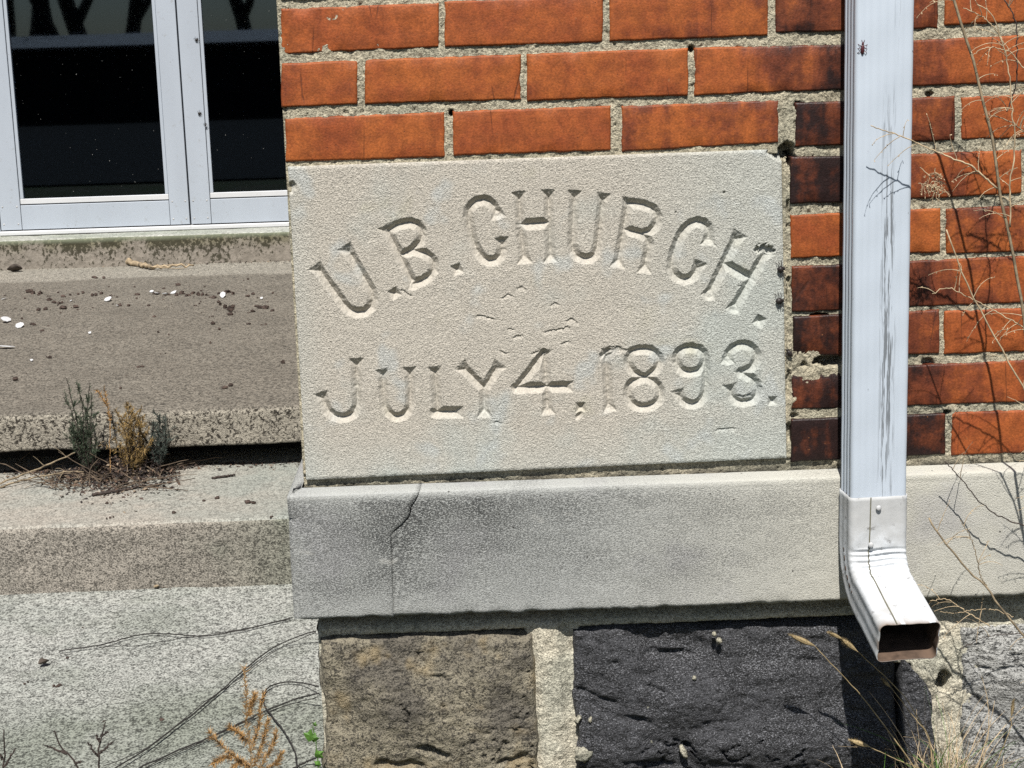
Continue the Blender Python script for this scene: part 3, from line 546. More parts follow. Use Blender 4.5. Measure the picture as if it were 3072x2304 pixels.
# ------------------------------------------------------------------ rubble foundation
found = empty('foundation_wall', (XF, 0, ZG)); tag(found, 'rough stone foundation under the ledge with light mortar joints', 'wall')
GOUGE = {21: [(2010, 1965, 110, 22, .008, 4), (1790, 2085, 90, 12, .006, 22), (1905, 2148, 70, 22, .008, 14), (1965, 2058, 50, 9, .005, 24), (2380, 2190, 60, 12, .006, 10), (2420, 1990, 60, 30, .005, 0), (1930, 2280, 120, 14, .008, 12)], 3: [(1300, 2245, 90, 16, .010, 20), (1310, 2022, 40, 10, .005, 10), (1550, 2265, 60, 20, .008, -10), (1210, 2290, 120, 20, .008, 5)]}
def rough_stone(px, seed, face, bulge, amp, edge_r=0.012, st=0.0032):
    # px: corners TL TR BR BL on the wall plane
    TL, TR, BR_, BL = [W(p[0], p[1], 0.0) for p in px]
    nx = int(np.linalg.norm(TR - TL) / st) + 2; nz = int(np.linalg.norm(TL - BL) / st) + 2
    U, V = np.meshgrid(np.linspace(0, 1, nx), np.linspace(0, 1, nz))
    P = ((1 - V)[..., None] * ((1 - U)[..., None] * BL + U[..., None] * BR_) + V[..., None] * ((1 - U)[..., None] * TL + U[..., None] * TR))
    Lx = np.linalg.norm(TR - TL); Lz = np.linalg.norm(TL - BL); X, Z = P[..., 0].copy(), P[..., 2].copy()
    d = np.minimum(np.minimum(U, 1 - U) * Lx, np.minimum(V, 1 - V) * Lz)
    out = np.exp(-d / 0.02); P[..., 0] += out * 0.006 * fbm(X * 22, Z * 22, seed, 3); P[..., 2] += out * 0.004 * fbm(X * 22 + 5, Z * 22, seed + 3, 3)
    rid = 1 - np.abs(fbm(X * 13 + Z * 5, Z * 26, seed + 6, 4)); 
    y = face - bulge * smooth(0, 0.10, d) + amp * fbm(X * 9 + 0.6 * vnoise(X * 15, Z * 15, 3), Z * 13, seed + 1, 4, 0.5) + amp * 1.1 * smooth(0.95, 1.0, rid) * smooth(-0.1, 0.3, fbm(X * 7, Z * 7, seed + 8, 2)) + 0.0014 * fbm(X * 120, Z * 150, seed + 2, 3)
    for (gx, gy, rx, rz, dp, an) in GOUGE.get(seed, ()):
        c = W(gx, gy); ca, sa = math.cos(R(an)), math.sin(R(an)); dx, dz = X - c[0], Z - c[2]; a_ = (dx * ca - dz * sa) / (rx / 2200); b_ = (dx * sa + dz * ca) / (rz / 2200)
        rr = np.hypot(a_, b_) + 0.35 * fbm(X * 60, Z * 60, seed + 12, 3); y += dp * smooth(1.1, 0.2, rr) * (1 + 0.8 * np.clip(b_, -1, 1))
    y += (0.035) * np.clip(1 - d / edge_r, 0, 1) ** 2
    P[..., 1] = y; Pb = np.pad(P, ((1, 1), (1, 1), (0, 0)), mode='edge')
    for s_ in (np.s_[0, :], np.s_[-1, :], np.s_[:, 0], np.s_[:, -1]): Pb[s_][..., 1] = 0.12
    return grid_mesh('foundation_stone', Pb)
BROWN = m_rock('brown_sandstone', (0.39, 0.345, 0.25), (0.20, 0.178, 0.142), (0.036, 0.032, 0.027), 0.6, 0, (0.46, 0.35, 0.19), (1, 1, 1))
DARK = m_rock('dark_fieldstone', (0.075, 0.076, 0.083), (0.028, 0.028, 0.030), (0.010, 0.010, 0.011), 0.6, 0.95, None, (0.9, 1, 1.3))
GREYR = m_rock('speckled_granite', (0.66, 0.655, 0.62), (0.46, 0.46, 0.44), (0.030, 0.030, 0.031), 0.6)
FS = [([(950, 1900), (1606, 1886), (1640, 2420), (968, 2420)], 3, -0.010, 0.012, 0.0055, BROWN, 'large brown sandstone block at the corner'),
      ([(1700, 1872), (2690, 1858), (2712, 2420), (1718, 2420)], 21, 0.000, 0.014, 0.0105, DARK, 'large dark split stone left of the downspout shadow'),
      ([(2684, 1930), (2806, 2075), (2822, 2420), (2704, 2420)], 33, -0.006, 0.008, 0.0050, DARK, 'small dark stone under the downspout mouth'),
      ([(2868, 1868), (3460, 1850), (3470, 2420), (2872, 2420)], 47, -0.006, 0.018, 0.0080, GREYR, 'light speckled granite stone')]
for q_ in FS:
    o_ = link('foundation_stone', rough_stone(*q_[:5]), q_[5]); child(o_, found); o_['label'] = q_[6]
def fmortar():
    st = 0.0028; xs = np.arange(XF + 0.004, W(3440, 1900)[0], st); zs = np.arange(ZG - 0.05, float(ledge_bot(0)) + 0.03, st); X, Z = np.meshgrid(xs, zs)
    ins = lambda a, c_: smooth(W(a, 2000)[0], W(a + 25, 2000)[0], X) * smooth(W(c_, 2000)[0], W(c_ - 25, 2000)[0], X)
    Y = 0.002 + 0.04 * (ins(985, 1585) + ins(1735, 2660)) * (Z < W(1500, 1893)[2]) + 0.0018 * fbm(X * 45, Z * 45, 2, 4) + 0.0010 * fbm(X * 260, Z * 260, 5, 2)
    c = W(2830, 2045); Y += 0.05 * smooth(1.2, 0.7, ((X - c[0]) / 0.010) ** 2 + ((Z - c[2]) / 0.017) ** 2 + 0.5 * fbm(X * 90, Z * 90, 3, 2))
    c = W(1650, 2050); Y -= 0.010 * np.exp(-((X - c[0]) / 0.02) ** 4)
    c = W(2790, 1980); Y -= 0.010 * np.exp(-(((X - c[0]) / 0.03) ** 2 + ((Z - c[2]) / 0.04) ** 2))
    xa, xb = W(2600, 2100)[0], W(2720, 2100)[0]; Y += 0.05 * smooth(xa, xa + .01, X) * smooth(xb + .006, xb, X) * (Z < W(2700, 1990)[2])
    top = ledge_bot(X) - Z; Y += 0.014 * smooth(0.030, 0.014, top)
    P = np.stack([X, Y, Z], -1); E = P[:, :1].copy(); E[..., 1] = 0.2; return grid_mesh('mortar', np.concatenate([E, P], 1))
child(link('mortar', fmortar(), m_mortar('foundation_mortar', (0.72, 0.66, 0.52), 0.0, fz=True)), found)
mbk = MB(); mbk.box((XF + 0.01, 0.13, ZG - 0.1), (XF + 1.8, Y4 + 0.4, float(ledge_bot(XF)) + 0.02)); child(mbk.build('foundation_core', BROWN), found)
# splashes of mortar stuck on the dark stone
SPL = [(1735, 2165, 8, 14, 30), (1772, 2165, 5, 10, 20), (2065, 2162, 26, 14, 12), (1945, 2230, 16, 26, -25), (2052, 2262, 10, 24, -25), (1752, 2268, 30, 26, 0), (2145, 1908, 7, 7, 0), (2160, 1928, 9, 10, 20), (2085, 2040, 7, 7, 0), (1945, 2125, 6, 7, 0), (1400, 2208, 18, 12, 10), (1470, 2245, 34, 22, -15), (1520, 2262, 16, 16, 0), (1420, 2275, 12, 12, 0)]
ms = MB()
for (px, py, a_, b_, an) in SPL:
    c = W(px, py, -0.02); rm = np.array(Matrix.Rotation(R(an), 3, 'Y')); ms.ball((c[0], -0.0125, c[2]), (a_ / 2300, 0.0045, b_ / 2300), 16, 10, 0.30, rm)
so_ = ms.build('mortar_splashes', m_mortar('splash_mortar', (0.50, 0.47, 0.37)), found, True); so_['kind'] = 'stuff'

# ------------------------------------------------------------------ concrete steps, landing and door sill
PADM = m_concrete('pale_grey_concrete', (0.50, 0.505, 0.465), (0.43, 0.445, 0.405), (0.275, 0.295, 0.245), 0.50, 0.10, 1, 0.80, 300, (1, 0.8, 1), 0.004)
STEPT = m_concrete('grey_tread_concrete', (0.46, 0.425, 0.365), (0.42, 0.41, 0.36), (0.36, 0.385, 0.345), -0.75, -0.33, 0, 0.5, 280, (1, 0.7, 1))
RISER = m_concrete('taupe_riser_concrete', (0.41, 0.372, 0.318), (0.345, 0.316, 0.27), (0.25, 0.265, 0.21), -0.62, -0.36, 0, 0.72, 320, dist=0.004)
LANDM = m_concrete('dirty_landing_concrete', (0.250, 0.226, 0.186), (0.212, 0.192, 0.158), (0.44, 0.41, 0.345), Y3 - 0.40, Y3 - 0.33, 1, 0.72, 230, (1, 0.8, 1), 0.003, 0.10)
SILLM = m_sill()
SILLT = m_concrete('sill_top_concrete', (0.50, 0.50, 0.45), (0.40, 0.42, 0.36), (0.30, 0.33, 0.24), 9, 10, 0, 0.4, 120)
XR = XC + 0.03; XL = -2.6
def slab(name, lo, hi, mats, label, cat, wear=0.010, st=0.012, uneven=0.0014, seed=0):
    # a cast block with a worn rounded front arris: top and front as one swept sheet
    x0, y0, z0 = lo; x1, y1, z1 = hi; nx = int((x1 - x0) / st)
    prof = [(y1, z1)] + [(y0 + (y1 - y0) * (1 - k / 40) ** 1.6, z1) for k in range(1, 38)] 
    ang = [math.pi / 2 * k / 6 for k in range(7)]; arc = [(y0 + wear - wear * math.sin(a), z1 - wear + wear * math.cos(a)) for a in ang]
    prof = [p for p in prof if p[0] > y0 + wear + 0.002] + arc; nt = len(prof) - 3
    nf = max(6, int((z1 - z0) / 0.006)); prof += [(y0, z1 - wear + (z0 - z1 + wear) * k / nf) for k in range(1, nf + 1)] + [(y1, z0)]
    xs = np.linspace(x0, x1, nx); P = np.zeros((len(prof), nx, 3))
    for j, (yy, z_) in enumerate(prof):
        P[j, :, 0] = xs; P[j, :, 1] = yy; P[j, :, 2] = z_
    n1 = fbm(P[..., 0] * 6, (P[..., 1] + P[..., 2]) * 6, seed, 4) * uneven; n2 = fbm(P[..., 0] * 45, (P[..., 1] - P[..., 2]) * 45, seed + 4, 3)
    P[..., 2] += n1; fr = np.zeros(len(prof)); fr[nt - 4:-1] = 1; P[..., 1] += fr[:, None] * (n1 * 2 + n2 * 0.0012)
    me = grid_mesh(name, P); me.materials.append(mats[0]); me.materials.append(mats[1])
    mi = np.zeros((len(prof) - 1, nx - 1), np.int32); mi[nt - 1:] = 1; me.polygons.foreach_set('material_index', mi.ravel())
    o = link(name, me); tag(o, label, cat); return o
slab('concrete_pad', (XL, -0.012, ZG - 0.05), (XF + 0.02, Y1 + 0.05, Z0), (PADM, PADM), 'pale grey concrete pad at the foot of the steps, crossed by thin vines', 'pad', seed=1)
slab('concrete_step', (XL, Y1, Z0 - 0.02), (XR, Y2 + 0.2, Z1), (STEPT, RISER), 'lower concrete step with greenish tread below the landing', 'step', wear=0.014, seed=2)
slab('concrete_landing', (XL, YS, Z2), (XR, Y3 + 0.05, Z3), (LANDM, m_pebbled()), 'dirty taupe concrete landing slab with pebbled front edge in front of the doors', 'landing', wear=0.012, seed=3, uneven=0.002)
mbk = MB(); mbk.box((XL, Y2 + 0.13, Z1 - 0.02), (XR, Y3, Z2 + 0.002)); tag(mbk.build('landing_base', plain('gap_shade_soil', (0.05, 0.043, 0.036), 0.95)), 'shadowed concrete base recessed under the landing slab', 'base')  # near-black soil colour, also painting in the shade of the gap
slab('door_sill', (XL, Y3, Z3 - 0.02), (XR + 0.35, Y4 + 0.10, Z4), (SILLT, SILLM), 'mossy concrete sill under the glass doors', 'sill', wear=0.012, seed=5)

# ------------------------------------------------------------------ aluminium glass doors
YD = Y4 + 0.004
def dp(px, py): q = W(px, py, YD); return q[0], q[2]
def door(name, xl, xr, zb, gl, gr, gb, label, hidden=False):
    e = empty(name, (xl, YD, zb)); tag(e, label, 'door', 'double glass entrance doors'); H = zb + 2.05; th = 0.045
    def bx(nm, lo, hi, m, bv=0.0015): k = MB(); k.box(lo, hi); o = k.build(nm, m, e); bevel(o, bv); return o
    bx('stile', (xl, YD, zb), (gl - 0.014, YD + th, H), ALU); bx('stile', (gr + 0.014, YD, zb), (xr, YD + th, H), ALU)
    zr = gb - 0.020
    rl = bx('bottom_rail', (gl - 0.0125, YD + 0.001, zb), (gr + 0.0125, YD + th, zr - 0.004), ALU); bx('top_rail', (gl - 0.0125, YD + 0.001, H - 0.09), (gr + 0.0125, YD + th, H), ALU)
    bx('glazing_bead', (gl - 0.0125, YD + 0.004, zr), (gr + 0.0125, YD + 0.03, gb), ALU_W)
    bx('glazing_bead', (gl - 0.0125, YD + 0.006, gb), (gl, YD + 0.03, H - 0.09), ALU); bx('glazing_bead', (gr, YD + 0.006, gb), (gr + 0.0125, YD + 0.03, H - 0.09), ALU)
    bx('gasket', (gl - 0.012, YD + 0.008, zr - 0.004), (gr + 0.012, YD + 0.03, zr), BLACK, 0.0004)
    g = MB(); g.box((gl - 0.004, YD + 0.016, gb - 0.004), (gr + 0.004, YD + 0.021, H - 0.08)); g.build('glass_pane', GLASS, e)
    for sx in (gl - 0.014 - 0.012, xl + 0.012, gr + 0.014 + 0.012, xr - 0.012):
        for sz in (zb + 0.022, zr - 0.008):
            k = MB(); k.ball((sx, YD, sz), (0.0036, 0.0016, 0.0036), 10, 6); k.build('screw', SCREW, e, True)
    return e
x1_, zb_ = dp(4, 690); zb_ = dp(290, 682)[1]
gxl, gxr = dp(66, 560)[0], dp(493, 560)[0]; gbz = dp(290, 590)[1]; xgap = dp(570, 640)[0]
door('glass_door', x1_, xgap - 0.003, zb_, gxl, gxr, gbz, 'white aluminium glass door at the far left, glass fully seen between two stiles')
wdt = xgap - 0.003 - x1_; gx2 = dp(638, 560)[0]
door('glass_door', xgap + 0.003, xgap + 0.003 + wdt, zb_, gx2, xgap + 0.003 + wdt - 0.07, gbz, 'white aluminium glass door half hidden behind the brick corner')
k = MB(); k.box((x1_ - 0.004 - 0.06, YD + 0.002, zb_ - 0.02), (x1_ - 0.004, YD + 0.08, zb_ + 2.1)); k.box((xgap + 0.01 + wdt, YD + 0.002, zb_ - 0.02), (xgap + 0.07 + wdt, YD + 0.08, zb_ + 2.1)); k.box((x1_ - 0.064, YD + 0.002, zb_ + 2.055), (xgap + 0.07 + wdt, YD + 0.08, zb_ + 2.12))
fr_ = k.build('door_frame', ALU); tag(fr_, 'white aluminium frame around the double glass doors', 'door frame')
k = MB(); k.box((x1_ - 0.004, YD - 0.014, Z4 + 0.002), (xgap + wdt, YD + 0.08, zb_ - 0.004)); th_ = bevel(k.build('door_threshold', ALU_W), 0.003); tag(th_, 'bright white metal threshold strip under the glass doors', 'threshold')
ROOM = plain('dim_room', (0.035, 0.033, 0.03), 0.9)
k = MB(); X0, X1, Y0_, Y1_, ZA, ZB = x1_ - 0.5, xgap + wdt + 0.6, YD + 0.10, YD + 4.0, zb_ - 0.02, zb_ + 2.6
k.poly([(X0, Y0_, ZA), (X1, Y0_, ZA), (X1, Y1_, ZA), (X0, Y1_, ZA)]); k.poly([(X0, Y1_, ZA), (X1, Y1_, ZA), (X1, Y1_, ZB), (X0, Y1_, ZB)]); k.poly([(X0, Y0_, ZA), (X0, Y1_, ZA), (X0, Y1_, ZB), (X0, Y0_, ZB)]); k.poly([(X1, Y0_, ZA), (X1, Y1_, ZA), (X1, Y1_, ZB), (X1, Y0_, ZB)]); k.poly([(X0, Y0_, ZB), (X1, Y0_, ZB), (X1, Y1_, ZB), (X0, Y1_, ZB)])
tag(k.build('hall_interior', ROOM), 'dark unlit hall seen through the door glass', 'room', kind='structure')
k = MB(); k.box((x1_ - 2.5, YD + 0.03, Z3), (x1_ - 0.07, YD + 0.35, zb_ + 3.2)); k.box((x1_ - 0.07, YD + 0.03, zb_ + 2.13), (XR + 1.7, YD + 0.35, zb_ + 3.2)); tag(k.build('entrance_wall', plain('entrance_brick', (0.34, 0.10, 0.035))), 'brick wall around the glass doors', 'wall')

# ------------------------------------------------------------------ white downspout with kicked-out elbow
PW, PD, TW = 0.077, 0.055, R(3.5)
pc = W(2641, 900, -0.086); PX = pc[0]; PYF = -0.088
dsx = empty('downspout', (PX, PYF + PD / 2, W(2650, 1900, -0.1)[2])); tag(dsx, 'white ribbed metal downspout in front of the brick wall', 'downspout')
def section(wd, dpth, rib=0.0014, n=26, rad=0.006, side_ribs=3, front_ribs=7):
    pts = []
    def edge(a, c, nr, ln, nrm):
        for k in range(n):
            t = k / n; rb = rib * (5.0 if nr == side_ribs and side_ribs == 3 else 1.0) * (0.5 - 0.5 * math.cos(2 * math.pi * nr * t)) * (1 if 0.08 < t < 0.92 else 0.2)
            pts.append((a[0] + (c[0] - a[0]) * t - nrm[0] * rb, a[1] + (c[1] - a[1]) * t - nrm[1] * rb))
    hx, hy = wd / 2, dpth / 2; r_ = rad
    def arc(cx, cy, a0):
        for k in range(5):
            a = a0 + math.pi / 2 * k / 5; pts.append((cx + r_ * math.cos(a), cy + r_ * math.sin(a)))
    edge((-hx + r_, -hy), (hx - r_, -hy), front_ribs, wd, (0, -1)); arc(hx - r_, -hy + r_, -math.pi / 2)
    edge((hx, -hy + r_), (hx, hy - r_), side_ribs, dpth, (1, 0)); arc(hx - r_, hy - r_, 0)
    edge((hx - r_, hy), (-hx + r_, hy), 0, wd, (0, 1)); arc(-hx + r_, hy - r_, math.pi / 2)
    edge((-hx, hy - r_), (-hx, -hy + r_), side_ribs, dpth, (-1, 0)); arc(-hx + r_, -hy + r_, math.pi)
    return np.array(pts)
ROT = np.array(Matrix.Rotation(TW, 3, 'Z'))
def sweep(name, sec, path, mat, mod=None, attr=None):
    n = len(sec); V = []; A = []
    for j, (cy, cz, ang, sc) in enumerate(path):      # local yz centre, tilt of section, scale
        for i, (sx, sy) in enumerate(sec):
            s2 = sy * sc + (mod(j, sx, sy) if mod else 0); x = sx * sc
            y = cy + s2 * math.cos(ang); z = cz - s2 * math.sin(ang)
            v = ROT @ np.array([x, y, 0]); V.append((PX + v[0], PYF + PD / 2 + v[1], z)); A.append(attr(j, sx, sy) if attr else 0)
    m = len(path); ii = np.arange(n); Q = []
    for j in range(m - 1): Q.append(np.stack([j * n + ii, (j + 1) * n + ii, (j + 1) * n + (ii + 1) % n, j * n + (ii + 1) % n], -1))
    me = np_mesh(name, np.array(V), np.concatenate(Q), True, {'rust': np.array(A)}); o = link(name, me, mat); child(o, dsx)
    s = o.modifiers.new('thick', 'SOLIDIFY'); s.thickness = 0.0011; s.offset = -1; o.data.materials.append(RUST); s.material_offset = 1; return o
zs_ = W(2650, 1490, PYF)[2]; ztop = W(2650, -500, PYF)[2]
pipe = sweep('pipe', section(PW - 0.001, PD - 0.001, 0.0004, 40, 0.006, 3, 6), [(0, ztop - (ztop - zs_ + 0.03) * k / 40, 0, 1.0) for k in range(41)], WHITE, mod=lambda j, sx, sy: 0.0005 * math.sin(j * 1.7 + sx * 60))
zb1 = W(2650, 1640, PYF)[2]                          # start of the bend
path = [(0, zs_ - (zs_ - zb1) * k / 14, 0, 1.035) for k in range(15)]; BEND = R(75); RB = 0.034 + PD / 2; NB = 40
for k in range(1, NB + 1):
    a = BEND * k / NB; path.append((-RB + RB * math.cos(a), zb1 - RB * math.sin(a), a, 1.035))
cy, cz, a = path[-1][:3]
for k in range(1, 15):
    s_ = 0.112 * k / 14; path.append((cy - math.sin(a) * s_, cz - math.cos(a) * s_, a, 1.035))
def crimp(j, sx, sy):
    t = (j - 15) / NB; f = 0.0
    if -0.05 < t < 1.02:
        w_ = max(0.0, 1 - abs(sx) / 0.042) ** 0.5 if sy < -0.02 else 0.55; amp = 0.0050 if sy < 0 else 0.0026
        f = amp * w_ * abs(math.sin(math.pi * 6.0 * t + 0.5 * math.sin(sx * 90))) * min(1, (t + .05) * 6, (1.02 - t) * 6) * (1 if sy < 0 else -1)
    f += 0.0009 * float(vnoise(np.array(sx * 45 + j * 0.21), np.array(j * 0.13 + sy * 20), 4))
    return f
npth = len(path)
elb = sweep('elbow', section(PW, PD, 0.0006, 34, 0.008, 2, 3), path, ELBOW, crimp, attr=lambda j, sx, sy: (0.7 if j >= npth - 1 else 0.2 if j >= npth - 2 else 0.0) if (math.sin(sx * 170) + math.sin(sy * 240 + 1)) > -0.2 else 0.0)
def on_front(px, py, y): q = W(px, py, y); return q
for (px, py, dy) in ((2636, 1524, 0.0), (2612, 1634, 0.0)):
    q = W(px, py, PYF - 0.003); k = MB(); k.ball((q[0], q[1] - 0.0005 + (q[0] - PX) * math.tan(TW), q[2]), (0.0038, 0.0024, 0.0038), 12, 7); child(k.build('screw', SCREW, None, True), elb)
k = MB(); se = []
for j in range(npth):
    c_, z_, a_, s_ = path[j]; sx = -0.012 - 0.006 * j / npth; sy = -PD / 2 * 1.035 - 0.0006 + crimp(j, sx, -PD / 2); y = c_ + sy * math.cos(a_); z = z_ - sy * math.sin(a_); v = ROT @ np.array([sx, y, 0]); se.append((PX + v[0], PYF + PD / 2 + v[1], z))
k.tube(se, 0.0008, 5); child(k.build('seam', plain('seam_grime', (0.20, 0.19, 0.13), 0.8)), elb)

# ------------------------------------------------------------------ plants
STRAW = plain('dry_straw', (0.42, 0.32, 0.17), 0.8, 0.3); STEM = plain('grey_brown_stem', (0.30, 0.235, 0.15), 0.8, 0.4, 90); PALE = plain('pale_dry_stem', (0.52, 0.40, 0.25), 0.8, 0.3, 90)
DKTW = plain('dark_twig', (0.060, 0.045, 0.038), 0.85, 0.4, 120); VINE = plain('black_vine', (0.035, 0.032, 0.030), 0.8, 0.3, 120)
ORNG = plain('dead_orange_needles', (0.46, 0.265, 0.10), 0.8, 0.4, 150); YEL = plain('yellowing_needles', (0.34, 0.225, 0.085), 0.8, 0.5, 150); GRN = plain('grey_green_needles', (0.060, 0.085, 0.050), 0.8, 0.45, 150); BLU = plain('blue_green_needles', (0.085, 0.105, 0.088), 0.8, 0.4, 150)
LEAFG = plain('fresh_green_leaf', (0.10, 0.22, 0.035), 0.6, 0.25, 80); BARK = plain('bare_bark', (0.055, 0.045, 0.038), 0.9)
def pxs(pts, y): return [W(p[0], p[1], y if len(p) < 3 else p[2]) for p in pts]
def resample(P, n):
    P = np.array(P); d = np.concatenate([[0], np.cumsum(np.linalg.norm(np.diff(P, axis=0), axis=1))]); t = np.linspace(0, d[-1], n)
    return np.stack([np.interp(t, d, P[:, k]) for k in range(3)], 1)
def curve(P, n, wob=0.0):
    Q = resample(P, n)
    for _ in range(2): Q[1:-1] = (Q[:-2] + 2 * Q[1:-1] + Q[2:]) / 4
    if wob: Q[1:-1] += RNG.normal(0, wob, (n - 2, 3))
    return Q
def twiglets(mb, P, cnt, lo, hi, r, bud=0.0008, up=0.5):
    for _ in range(cnt):
        i = random.randrange(1, len(P) - 1); p = P[i]; t = P[i + 1] - P[i - 1]; t = t / np.linalg.norm(t); sd_ = np.cross(t, [0, 1, 0]) * random.choice((-1, 1)); L = random.uniform(lo, hi)
        d = -t * 0.4 + sd_ * random.uniform(0.5, 1.0) + np.array([0, random.uniform(-.5, .5), up * random.uniform(0, 1)]); d /= np.linalg.norm(d); pts = [p]
        droop = random.uniform(0.3, 1.4)
        for k in range(7):
            d = d + np.array([random.uniform(-.15, .15), random.uniform(-.15, .15), -droop * 0.16]); d /= np.linalg.norm(d); pts.append(pts[-1] + d * L / 7)
            if bud and k > 1 and random.random() < 0.75:
                o_ = np.array([random.uniform(-1, 1), random.uniform(-1, 1), random.uniform(-1, .6)]) * 0.0028; mb.tube([pts[-1], pts[-1] + o_], [0.0004, bud * random.uniform(.5, 1)], 3)
        mb.tube(pts, [r * (1 - 0.6 * k / 7) for k in range(8)], 4, False)
weed = empty('dry_weed', tuple(W(3330, 2400, -0.12) * [1, 1, 0] + np.array([0, 0, ZG]))); tag(weed, 'tall dead branching weed standing before the bricks right of the downspout', 'weed')
ROOTW = np.array([weed.location.x, -0.12, ZG])
WST = [([(2848, -60), (2860, 0), (2872, 36), (2887, 90), (2911, 151), (2929, 208), (2947, 280), (2959, 341), (2980, 419), (2989, 482), (2993, 566), (3015, 649), (3035, 732), (3051, 808), (3063, 881), (3071, 947), (3090, 1100), (3130, 1400), (3200, 1800)], .0017, .0024, STEM, -.12, 20, 1),
       ([(2932, 14), (2960, 28), (2974, 39), (3001, 108), (3020, 169), (3030, 226), (3033, 286), (3038, 347), (3045, 413), (3043, 464), (3028, 546), (3032, 609), (3030, 682)], .0006, .0011, PALE, -.125, 16, 0),
       ([(3013, 0), (3035, 33), (3050, 69), (3051, 151), (3051, 241), (3035, 301), (3020, 335)], .0008, .0008, DKTW, -.10, 6, 0),
       ([(2612, 377), (2660, 395), (2700, 406), (2740, 425), (2830, 465), (2920, 500), (2992, 566)], .0006, .0013, PALE, -.125, 12, 0),
       ([(2890, 24), (2950, 50), (2985, 85), (3005, 120), (3015, 160)], .0005, .0008, PALE, -.11, 7, 0),
       ([(2920, 165), (2945, 145), (2980, 140), (3030, 155), (3072, 205), (3120, 260)], .0005, .0009, PALE, -.11, 5, 0),
       ([(2839, 689), (2862, 758), (2889, 828), (2925, 904), (2952, 957), (2988, 1016), (3008, 1063), (3038, 1109), (3068, 1149), (3110, 1250), (3170, 1500), (3240, 1900)], .0009, .0017, PALE, -.13, 16, 1),
       ([(2796, 881), (2819, 868), (2852, 864), (2889, 884), (2929, 904), (2982, 931), (3018, 951), (3071, 984), (3130, 1040)], .0005, .0010, PALE, -.12, 9, 0),
       ([(2960, 345), (3000, 352), (3040, 370), (3072, 395), (3110, 430)], .0006, .0009, STEM, -.11, 12, 0),
       ([(2787, 1554), (2810, 1603), (2856, 1649), (2890, 1701), (2959, 1758), (2988, 1804), (3028, 1856), (3072, 1908), (3120, 1990), (3200, 2150)], .0012, .0020, STEM, -.12, 8, 1),
       ([(2835, 1385), (2844, 1396), (2890, 1442), (2925, 1494), (2982, 1540), (3028, 1563), (3072, 1577), (3140, 1610)], .0007, .0010, DKTW, -.07, 2, 0),
       ([(2880, 1560), (2912, 1610), (2930, 1670), (2942, 1730), (2965, 1765)], .0005, .0008, STEM, -.12, 6, 0),
       ([(2790, 1803), (2830, 1796), (2855, 1804), (2885, 1827), (2930, 1855), (2971, 1880)], .0006, .0008, PALE, -.11, 5, 0),
       ([(2820, 1835), (2870, 1840), (2920, 1830), (2980, 1827), (3040, 1850)], .0004, .0006, PALE, -.10, 2, 0),
       ([(2880, 1945), (2950, 1912), (3000, 1902), (3072, 1900), (3130, 1920)], .0006, .0007, DKTW, -.06, 2, 0)]
for (pp, r0, r1, mt, yy, tw, root) in WST:
    base = pxs(pp, yy)
    if root: base.append(ROOTW + np.array([random.uniform(-.02, .02), 0, 0]))
    P_ = curve(base, 46, 0.0006); k = MB(); k.tube(P_, list(np.linspace(r0, r1, 46)), 6); stm = k.build('stem', mt, weed, True)
    k = MB(); twiglets(k, P_[:40] if root else P_, tw, 0.02, 0.055, 0.00055); o_ = k.build('twig', PALE if mt != DKTW else STEM, None); o_['kind'] = 'stuff'; child(o_, stm); o_.matrix_parent_inverse = Matrix.Identity(4)
# seed-head spray low on the same weed
k = MB(); 
for (a_, b_, c_) in (((2818, 590), (2800, 540), (2760, 502)), ((2818, 590), (2790, 560), (2755, 550)), ((2815, 580), (2806, 530), (2806, 505))):
    P_ = curve(pxs([a_, b_, c_], -.10), 14, .0006); k.tube(P_, .0005, 4); twiglets(k, P_, 14, .008, .02, .0004)
k.build('seed_spray', PALE, weed)

def foxtail(pts, heads, y, label):
    e = empty('foxtail_grass', (W(*pts[-1], y)[0], y, ZG)); tag(e, label, 'grass stalk', 'foxtail stalks below the downspout')
    P_ = curve(pxs(pts, y) + [np.array([e.location.x + 0.012, y, ZG])], 30, 0.0003); k = MB(); k.tube(P_, list(np.linspace(.0005, .0010, 30)), 5); k.build('stem', STRAW, e)
    for (a_, b_, wd) in heads:
        A, B_ = W(*a_, y), W(*b_, y); ax = B_ - A; L = np.linalg.norm(ax); ax /= L; u = np.cross(ax, [0, 1, 0]); v = np.cross(ax, u); k = MB()
        k.tube([A + ax * L * t for t in np.linspace(0, 1, 8)], [wd * 0.42 * math.sin(math.pi * min(1, .08 + t * .9)) + .0004 for t in np.linspace(0, 1, 8)], 7)
        for _ in range(320):
            t = random.random() ** .9; an = random.uniform(0, 6.3); rd = u * math.cos(an) + v * math.sin(an); p = A + ax * L * t; q = p + rd * wd * (0.6 + .5 * random.random()) * math.sin(math.pi * (.1 + .85 * t)) - ax * 0.006 * random.uniform(.4, 1.2)
            sdv = np.cross(rd, ax) * 0.00045; k.f.append((len(k.v), len(k.v) + 1, len(k.v) + 2)); k.v += [p - sdv, p + sdv, q]
        k.build('seed_head', STRAW, e)
G3 = lambda *p: zz(2350, 1850, 3.6533, p)
foxtail(G3((345, 320), (820, 820), (1100, 1180), (1300, 1450), (1420, 1630), (1500, 1760)), [(G3((85, 205))[0], G3((345, 320))[0], .0078)], -.105, 'leftmost foxtail stalk, its head over the dark stone')
foxtail(G3((800, 370), (1100, 640), (1350, 890), (1500, 1160), (1610, 1320), (1640, 1720)), [(G3((515, 180))[0], G3((640, 240))[0], .0050), (G3((650, 250))[0], G3((805, 375))[0], .0070)], -.115, 'foxtail stalk with two heads beside the downspout elbow')
